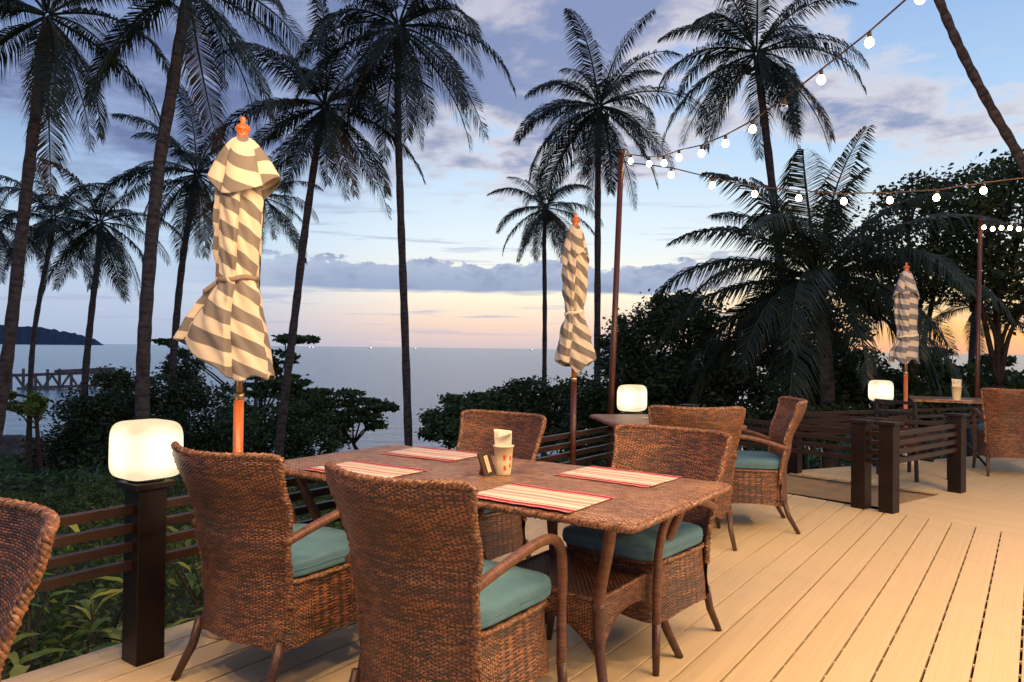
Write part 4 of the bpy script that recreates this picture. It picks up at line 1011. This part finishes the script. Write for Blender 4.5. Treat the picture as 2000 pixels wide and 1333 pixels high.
palm('small palm half hidden behind the far slim pole', 22, [(1895, 740), (1900, 660), (1905, 600)], .12, .1, 2.2, 16, emax=75, emin=-20, seed=53, group='low bushy palms')

# broadleaf foliage
def leaf_mesh(centres, size, name, mat, rng, flat=.5, asp=.5):
    C = np.asarray(centres); n = len(C)
    a = rng.uniform(0, 2 * np.pi, n); el_ = rng.normal(0, flat, n)
    d = np.stack([np.cos(a) * np.cos(el_), np.sin(a) * np.cos(el_), np.sin(el_)], 1)
    r = rng.normal(size=(n, 3)); r[:, 2] *= .6; s = np.cross(d, r); s /= np.linalg.norm(s, axis=1, keepdims=True) + 1e-9
    L_ = size * rng.uniform(.6, 1.25, (n, 1)); W = L_ * asp
    v = np.stack([C - d * L_ * .5, C + d * L_ * .12 - s * W * .5, C + d * L_ * .5 - np.array([0, 0, 1]) * L_ * .12, C + d * L_ * .12 + s * W * .5], 1).reshape(-1, 3)
    me = bpy.data.meshes.new(name); me.vertices.add(4 * n); me.vertices.foreach_set('co', v.ravel())
    me.loops.add(4 * n); me.loops.foreach_set('vertex_index', np.arange(4 * n)); me.polygons.add(n)
    me.polygons.foreach_set('loop_start', np.arange(0, 4 * n, 4)); me.polygons.foreach_set('loop_total', np.full(n, 4))
    me.update(calc_edges=True); me.validate(); me.materials.append(mat); return me
def blob_points(c, rad, n, rng, clumps=40, cs=.22):
    cc = rng.normal(size=(clumps, 3)); cc /= np.linalg.norm(cc, axis=1, keepdims=True); cc *= rng.uniform(.35, 1., (clumps, 1)) ** .5
    k = rng.integers(0, clumps, n); p = cc[k] + rng.normal(size=(n, 3)) * cs * rng.uniform(.5, 1.2, (clumps, 1))[k]
    return p * np.array(rad) + np.array(c)
def tree(label, name, foot, blobs, trunk_r, leaf=.16, dens=1., mat='leaf', cat='tree', group=None, clumps=34, cs=.2, asp=.5, seed=1, limbs=True):
    """foot: world point; blobs: (px, py, Y, rx_px, rz_px, ry_m)"""
    rng = np.random.default_rng(seed); g = random.Random(seed)
    root = empty(name, foot, 0, label, cat, group); P = []; cs_ = []
    for (px, py, Yb, rx, rz, ry) in blobs:
        c = at(px, py, Yb); k = Yb / F; rad = (rx * k, ry, rz * k)
        n = int(dens * 12. * (rad[0] * rad[2] * 4 + rad[0] * ry * 2) / (leaf * leaf) )
        P.append(blob_points(c - Vector(foot), rad, n, rng, clumps, cs)); cs_.append((c - Vector(foot), rad))
    me = leaf_mesh(np.concatenate(P), leaf, 'crown', M[mat], rng, asp=asp); link('crown', me, root)
    if limbs:
        m = MB(); mid = sum((c for c, r in cs_), Vector()) / len(cs_)
        fork = Vector((mid.x * .35, mid.y * .35, mid.z * .45))
        m.tube(spline([Vector((0, 0, -.2)), fork * .5 + Vector((g.uniform(-.15, .15), 0, 0)), fork], 5), [trunk_r * (1 - .35 * i / 10) for i in range(11)], 9)
        for c, rad in cs_:
            m.tube(spline([fork, fork.lerp(c, .5) + Vector((g.uniform(-.2, .2), g.uniform(-.2, .2), .15)), c], 5), [trunk_r * .34 * (1 - .8 * i / 10) + .01 for i in range(11)], 6)
            for q in range(4):
                e = c + Vector((g.uniform(-1, 1) * rad[0], g.uniform(-1, 1) * rad[1], g.uniform(-.7, 1) * rad[2])) * .8
                m.tube([fork.lerp(c, .75), fork.lerp(c, .9).lerp(e, .5) + Vector((0, 0, .08)), e], [trunk_r * .22 + .006, trunk_r * .15 + .004, .004], 5)
        m.obj('trunk', M['bark'], root)
    return root
def ft(px, Yd):
    p = at(px, 800, Yd); return Vector((p.x, p.y, terr(p.x, p.y)))
def bush(label, px, Yd, blobs, **kw):
    kw.setdefault('cat', 'shrub'); kw.setdefault('group', 'dark shrubs between the deck and the sea')
    return tree(label, 'shrub', ft(px, Yd), blobs, .07, limbs=True, **kw)
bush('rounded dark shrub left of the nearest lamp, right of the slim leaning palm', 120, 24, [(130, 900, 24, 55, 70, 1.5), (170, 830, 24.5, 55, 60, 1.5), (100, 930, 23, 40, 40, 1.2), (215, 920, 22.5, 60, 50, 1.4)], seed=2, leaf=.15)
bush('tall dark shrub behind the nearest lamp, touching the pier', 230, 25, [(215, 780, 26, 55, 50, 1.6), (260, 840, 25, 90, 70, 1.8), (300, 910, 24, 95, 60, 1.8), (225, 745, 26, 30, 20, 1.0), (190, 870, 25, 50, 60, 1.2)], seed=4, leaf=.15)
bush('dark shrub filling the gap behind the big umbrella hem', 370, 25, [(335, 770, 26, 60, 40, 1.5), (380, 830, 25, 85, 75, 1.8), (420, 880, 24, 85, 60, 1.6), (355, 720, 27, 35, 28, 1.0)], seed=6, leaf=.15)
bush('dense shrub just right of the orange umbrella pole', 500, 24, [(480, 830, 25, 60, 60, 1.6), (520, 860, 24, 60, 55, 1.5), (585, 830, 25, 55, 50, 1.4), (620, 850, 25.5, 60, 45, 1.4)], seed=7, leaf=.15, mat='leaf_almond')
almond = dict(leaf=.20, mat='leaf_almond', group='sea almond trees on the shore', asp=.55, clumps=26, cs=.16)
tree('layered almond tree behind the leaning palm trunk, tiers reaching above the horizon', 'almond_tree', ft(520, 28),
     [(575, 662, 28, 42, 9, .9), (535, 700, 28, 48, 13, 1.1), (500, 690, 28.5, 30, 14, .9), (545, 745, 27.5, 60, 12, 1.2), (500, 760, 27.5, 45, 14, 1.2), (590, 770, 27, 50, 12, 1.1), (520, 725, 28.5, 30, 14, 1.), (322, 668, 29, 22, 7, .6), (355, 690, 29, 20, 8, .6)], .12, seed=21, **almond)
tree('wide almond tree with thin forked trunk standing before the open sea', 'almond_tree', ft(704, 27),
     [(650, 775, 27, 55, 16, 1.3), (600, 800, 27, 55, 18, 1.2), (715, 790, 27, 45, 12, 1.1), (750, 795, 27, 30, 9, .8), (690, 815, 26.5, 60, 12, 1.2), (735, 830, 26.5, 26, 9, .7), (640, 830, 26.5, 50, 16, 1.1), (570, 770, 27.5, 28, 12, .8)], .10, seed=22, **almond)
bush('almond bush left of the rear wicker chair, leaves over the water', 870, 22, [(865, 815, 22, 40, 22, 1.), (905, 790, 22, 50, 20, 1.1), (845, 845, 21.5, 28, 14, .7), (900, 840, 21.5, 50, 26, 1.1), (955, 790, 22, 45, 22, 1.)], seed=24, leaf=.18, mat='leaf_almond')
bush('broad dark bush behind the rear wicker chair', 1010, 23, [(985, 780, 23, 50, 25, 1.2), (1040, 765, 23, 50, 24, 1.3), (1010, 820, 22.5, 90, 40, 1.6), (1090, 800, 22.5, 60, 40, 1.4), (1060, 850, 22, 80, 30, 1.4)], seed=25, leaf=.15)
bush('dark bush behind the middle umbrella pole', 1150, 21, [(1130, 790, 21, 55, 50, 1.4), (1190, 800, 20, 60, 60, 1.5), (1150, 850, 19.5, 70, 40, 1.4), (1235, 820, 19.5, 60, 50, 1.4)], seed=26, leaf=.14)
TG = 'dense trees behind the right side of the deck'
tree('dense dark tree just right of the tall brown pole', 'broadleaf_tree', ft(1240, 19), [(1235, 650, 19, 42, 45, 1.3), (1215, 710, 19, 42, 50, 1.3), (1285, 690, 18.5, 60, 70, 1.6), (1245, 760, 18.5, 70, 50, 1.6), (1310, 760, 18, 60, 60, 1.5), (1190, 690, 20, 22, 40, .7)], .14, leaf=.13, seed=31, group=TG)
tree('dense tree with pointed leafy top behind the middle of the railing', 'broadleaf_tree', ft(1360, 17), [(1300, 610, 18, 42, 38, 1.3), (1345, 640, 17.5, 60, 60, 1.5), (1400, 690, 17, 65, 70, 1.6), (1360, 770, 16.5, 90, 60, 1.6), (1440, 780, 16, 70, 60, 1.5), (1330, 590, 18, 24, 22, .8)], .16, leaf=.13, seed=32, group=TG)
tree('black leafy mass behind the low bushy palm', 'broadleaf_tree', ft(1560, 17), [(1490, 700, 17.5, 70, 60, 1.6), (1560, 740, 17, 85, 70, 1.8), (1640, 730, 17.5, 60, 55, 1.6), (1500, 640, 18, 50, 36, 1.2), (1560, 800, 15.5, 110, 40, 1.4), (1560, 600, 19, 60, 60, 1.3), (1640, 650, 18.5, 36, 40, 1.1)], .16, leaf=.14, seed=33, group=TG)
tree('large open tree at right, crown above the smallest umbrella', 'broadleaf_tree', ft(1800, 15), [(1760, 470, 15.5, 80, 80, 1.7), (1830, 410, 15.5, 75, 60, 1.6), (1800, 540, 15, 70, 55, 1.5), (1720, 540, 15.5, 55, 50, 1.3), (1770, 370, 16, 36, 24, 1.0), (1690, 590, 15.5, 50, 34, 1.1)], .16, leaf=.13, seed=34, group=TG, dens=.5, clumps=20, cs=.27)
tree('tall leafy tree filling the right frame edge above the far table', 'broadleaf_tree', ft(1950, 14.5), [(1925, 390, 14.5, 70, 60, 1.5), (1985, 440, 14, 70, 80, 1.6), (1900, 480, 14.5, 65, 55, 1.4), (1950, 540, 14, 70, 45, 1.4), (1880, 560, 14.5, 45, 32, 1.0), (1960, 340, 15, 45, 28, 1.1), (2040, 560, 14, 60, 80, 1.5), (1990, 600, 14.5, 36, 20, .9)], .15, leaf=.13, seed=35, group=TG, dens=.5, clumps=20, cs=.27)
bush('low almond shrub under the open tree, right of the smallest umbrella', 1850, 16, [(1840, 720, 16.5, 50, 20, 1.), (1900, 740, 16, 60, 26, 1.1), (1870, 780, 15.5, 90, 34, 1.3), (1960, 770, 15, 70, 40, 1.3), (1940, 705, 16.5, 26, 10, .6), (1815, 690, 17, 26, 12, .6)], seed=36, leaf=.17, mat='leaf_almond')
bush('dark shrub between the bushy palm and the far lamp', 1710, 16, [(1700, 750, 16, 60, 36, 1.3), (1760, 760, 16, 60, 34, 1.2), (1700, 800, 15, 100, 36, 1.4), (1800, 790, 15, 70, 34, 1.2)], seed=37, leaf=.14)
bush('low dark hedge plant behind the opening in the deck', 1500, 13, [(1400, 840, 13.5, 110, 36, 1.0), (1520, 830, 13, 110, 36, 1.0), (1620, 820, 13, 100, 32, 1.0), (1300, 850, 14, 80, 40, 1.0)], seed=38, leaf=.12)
# crooked little tree at far left
tw_ = empty('crooked_tree', ft(70, 21), 0, 'crooked bare little tree with mossy clumps before the pier at left', 'tree')
f0 = Vector(tw_.location); m = MB()
for path, r_ in (([(82, 950), (76, 880), (72, 830), (70, 790), (50, 775), (10, 768)], .07), ([(58, 930), (56, 850), (62, 800), (78, 775)], .10), ([(72, 830), (40, 790), (14, 780), (-20, 785)], .03), ([(56, 850), (50, 820), (30, 805), (8, 800)], .03)):
    pp = [at(x, y, 21) - f0 for x, y in path]
    if pp[0].z > -.1: pp = [Vector((pp[0].x, pp[0].y, -.2))] + pp
    m.tube(spline(pp, 5), [r_ * (1 - .6 * i / (len(spline(pp, 5)) - 1)) for i in range(len(spline(pp, 5)))], 7)
m.obj('trunk', M['bark'], tw_)
rg = np.random.default_rng(5); P = [blob_points(at(x, y, 21) - f0, (rx * 21 / F, .35, rz * 21 / F), 420, rg, 12, .3) for x, y, rx, rz in ((20, 790, 24, 10), (68, 785, 14, 16), (5, 770, 18, 9), (40, 800, 16, 7), (72, 800, 9, 16))]
link('crown', leaf_mesh(np.concatenate(P), .13, 'crown', M['shrub'], rg), tw_)

# garden outside the railing
rng = np.random.default_rng(77)
def ground_pts(n, x0, x1, y0, y1, hmin, hmax, keep):
    x = rng.uniform(x0, x1, n * 3); y = y0 + (y1 - y0) * rng.uniform(0, 1, n * 3) ** 1.2
    k = keep(x, y); x, y = x[k][:n], y[k][:n]
    hh = np.clip(.5 + .7 * np.sin(x * 1.7 + 1.3 * np.sin(y * 1.1)) * np.cos(y * 1.4 + x * .6) + .25 * np.sin(x * 4.3 + y * 3.1), 0, 1.3)
    z = np.array([terr(a, b) for a, b in zip(x, y)]) + hmin + (hmax - hmin) * rng.uniform(0, 1, len(x)) * (.35 + .65 * hh)
    return np.stack([x, y, z], 1)
out = lambda x, y: (x * N1[0] + y * N1[1] < -3.42) | (x * N2[0] + y * N2[1] > 6.35) & (x * N4[0] + y * N4[1] < 7.45) & (x * N3[0] + y * N3[1] < -3.15) | (-.467 * x + y > 7.0)
P = ground_pts(60000, -9, 8, 1.5, 13, 0., .42, out)
g_ = link('ground_cover', leaf_mesh(P, .085, 'ground_cover', M['groundleaf'], rng, flat=.6, asp=.34)); tag(g_, 'low green leafy ground cover sloping away beyond the railing', 'ground cover', kind='stuff')
P = ground_pts(26000, -28, 24, 12, 31, 0., .45, lambda x, y: y > 11)
g_ = link('ground_cover', leaf_mesh(P, .24, 'ground_cover', M['leaf_almond'], rng, flat=.45, asp=.4)); tag(g_, 'darker low growth on the slope between the garden and the shore', 'ground cover', kind='stuff')
# leafy garden shrubs with arching long leaves, each leaf its own
def long_leaf(Ln, W, seed, mt='shrub'):
    g = random.Random(seed); m = MB()
    def fn(u, v):
        s = v; w_ = W * (math.sin(math.pi * min(1, s * .96 + .03)) ** .75) * (1 - .25 * s); x = (u * 2 - 1) * w_ / 2
        return (x, Ln * s * (1 - .1 * s), Ln * (.30 * s - .50 * s * s) + abs(x) * .35 + .004 * math.sin(s * 30) * abs(u * 2 - 1))
    return m.grid(fn, 2, 7).mesh('leaf', M[mt])
LL = [long_leaf(.22, .055, 1), long_leaf(.18, .05, 2), long_leaf(.26, .06, 3), long_leaf(.20, .05, 7, 'shrub_lamplit')]
LG = [long_leaf(.22, .055, 8, 'shrub_lamplit'), long_leaf(.25, .06, 9, 'shrub_lamplit'), long_leaf(.2, .05, 2)]
def garden_plant(x, y, label, h, n, seed, sc_=1., group='leafy garden plants outside the railing', lm=None):
    g = random.Random(seed); zt_ = terr(x, y); r_ = empty('garden_plant', (x, y, zt_), 0, label, 'plant', group)
    m = MB(); stems = []
    for k in range(4):
        a = g.random() * 6.28; l = h * g.uniform(.75, 1.1); sp = g.uniform(.12, .35)
        pts = spline([(0, 0, -.05), (math.cos(a) * sp * .3, math.sin(a) * sp * .3, l * .45), (math.cos(a) * sp, math.sin(a) * sp, l * .85), (math.cos(a) * sp * 1.7, math.sin(a) * sp * 1.7, l)], 5)
        m.tube(pts, [.010 * (1 - .7 * i / (len(pts) - 1)) for i in range(len(pts))], 5); stems.append(pts)
    m.obj('stem', M['bark'], r_)
    for i in range(n):
        st_ = stems[i % 4]; q = st_[int(len(st_) * (.35 + .64 * ((i // 4 + .5) / (n / 4))))  if int(len(st_) * (.35 + .64 * ((i // 4 + .5) / (n / 4)))) < len(st_) else -1]
        s = sc_ * g.uniform(.7, 1.2)
        link('leaf', (lm or LL)[g.randrange(len(lm or LL))], r_, q, (R(g.uniform(-5, 45)), R(g.uniform(-20, 20)), g.random() * 6.28), (s, s, s))
    return r_
gp = [(-1.98, 3.42, .80, 24, 'leafy plant with bright arching leaves just left of the nearest lamp post foot'), (-2.30, 3.30, .75, 24, 'leafy plant behind the cut off chair at lower left'), (-2.15, 3.85, .78, 22, 'leafy plant behind the lower rails left of the lamp post'),
      (-1.62, 3.75, .70, 20, 'leafy plant seen right of the nearest lamp post below the rails'), (-1.25, 4.15, .72, 20, 'leafy plant behind the rails beside the left wicker chair'), (-2.8, 4.3, .95, 22, 'taller leafy plant behind the rails at far left'),
      (-1.9, 4.7, .9, 22, 'leafy plant behind the top rail left of the umbrella'), (-.75, 4.9, .8, 20, 'leafy plant under the left end of the front table, beyond the rails'), (-.2, 5.7, .85, 18, 'leafy plant beyond the rails behind the rear wicker chair')]
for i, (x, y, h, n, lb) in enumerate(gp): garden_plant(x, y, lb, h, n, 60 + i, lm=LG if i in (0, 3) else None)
# broad upright leaves by the second table
BL = [long_leaf(.62, .15, 4), long_leaf(.5, .13, 5)]
garden_plant(.52, 6.75, 'banana like plant with broad upright leaves beyond the rails by the second table', .75, 10, 81, 1., 'broad leaved garden plants', BL)
garden_plant(.95, 7.9, 'broad leaved plant between the middle lamp and the pole foot', .9, 9, 82, 1., 'broad leaved garden plants', BL)
# white flowers
def flower(p, lb, sd):
    g = random.Random(sd); f = empty('white_lily', (p.x, p.y, terr(p.x, p.y)), 0, lb, 'flower', 'white flowers beyond the railing'); hh = p.z - terr(p.x, p.y)
    MB().tube([(0, 0, 0), (0, 0, hh)], .005, 5).obj('stem', M['shrub'], f)
    for k in range(7):
        a = k * .9; m = MB(); m.grid(lambda u, v: (math.cos(a + (u - .5) * .5 * (1 - v)) * v * .085, math.sin(a + (u - .5) * .5 * (1 - v)) * v * .085, hh + .05 * math.sin(v * 2.2) - .05 * v * (k % 3)), 2, 3); m.obj('petal', M['flower'], f)
flower(at(1449, 874, 8.3), 'white flower beside the armrest of the side facing chair', 1); flower(at(1579, 873, 9.2), 'white flower seen between the rails right of the side facing chair', 2); flower(at(1604, 878, 9.0), 'smaller white flower left of the tall end post', 3)

# surf line along the shore
m = MB(); nS = 120
m.grid(lambda u, v: (-34 + 62 * u, shore(-34 + 62 * u) + .3 + 1.3 * v + .5 * math.sin(u * 60) * v, SEA + .012 + .02 * math.sin(v * 3.1)), nS, 2)
tag(m.obj('surf_line', M['foam']), kind='structure')
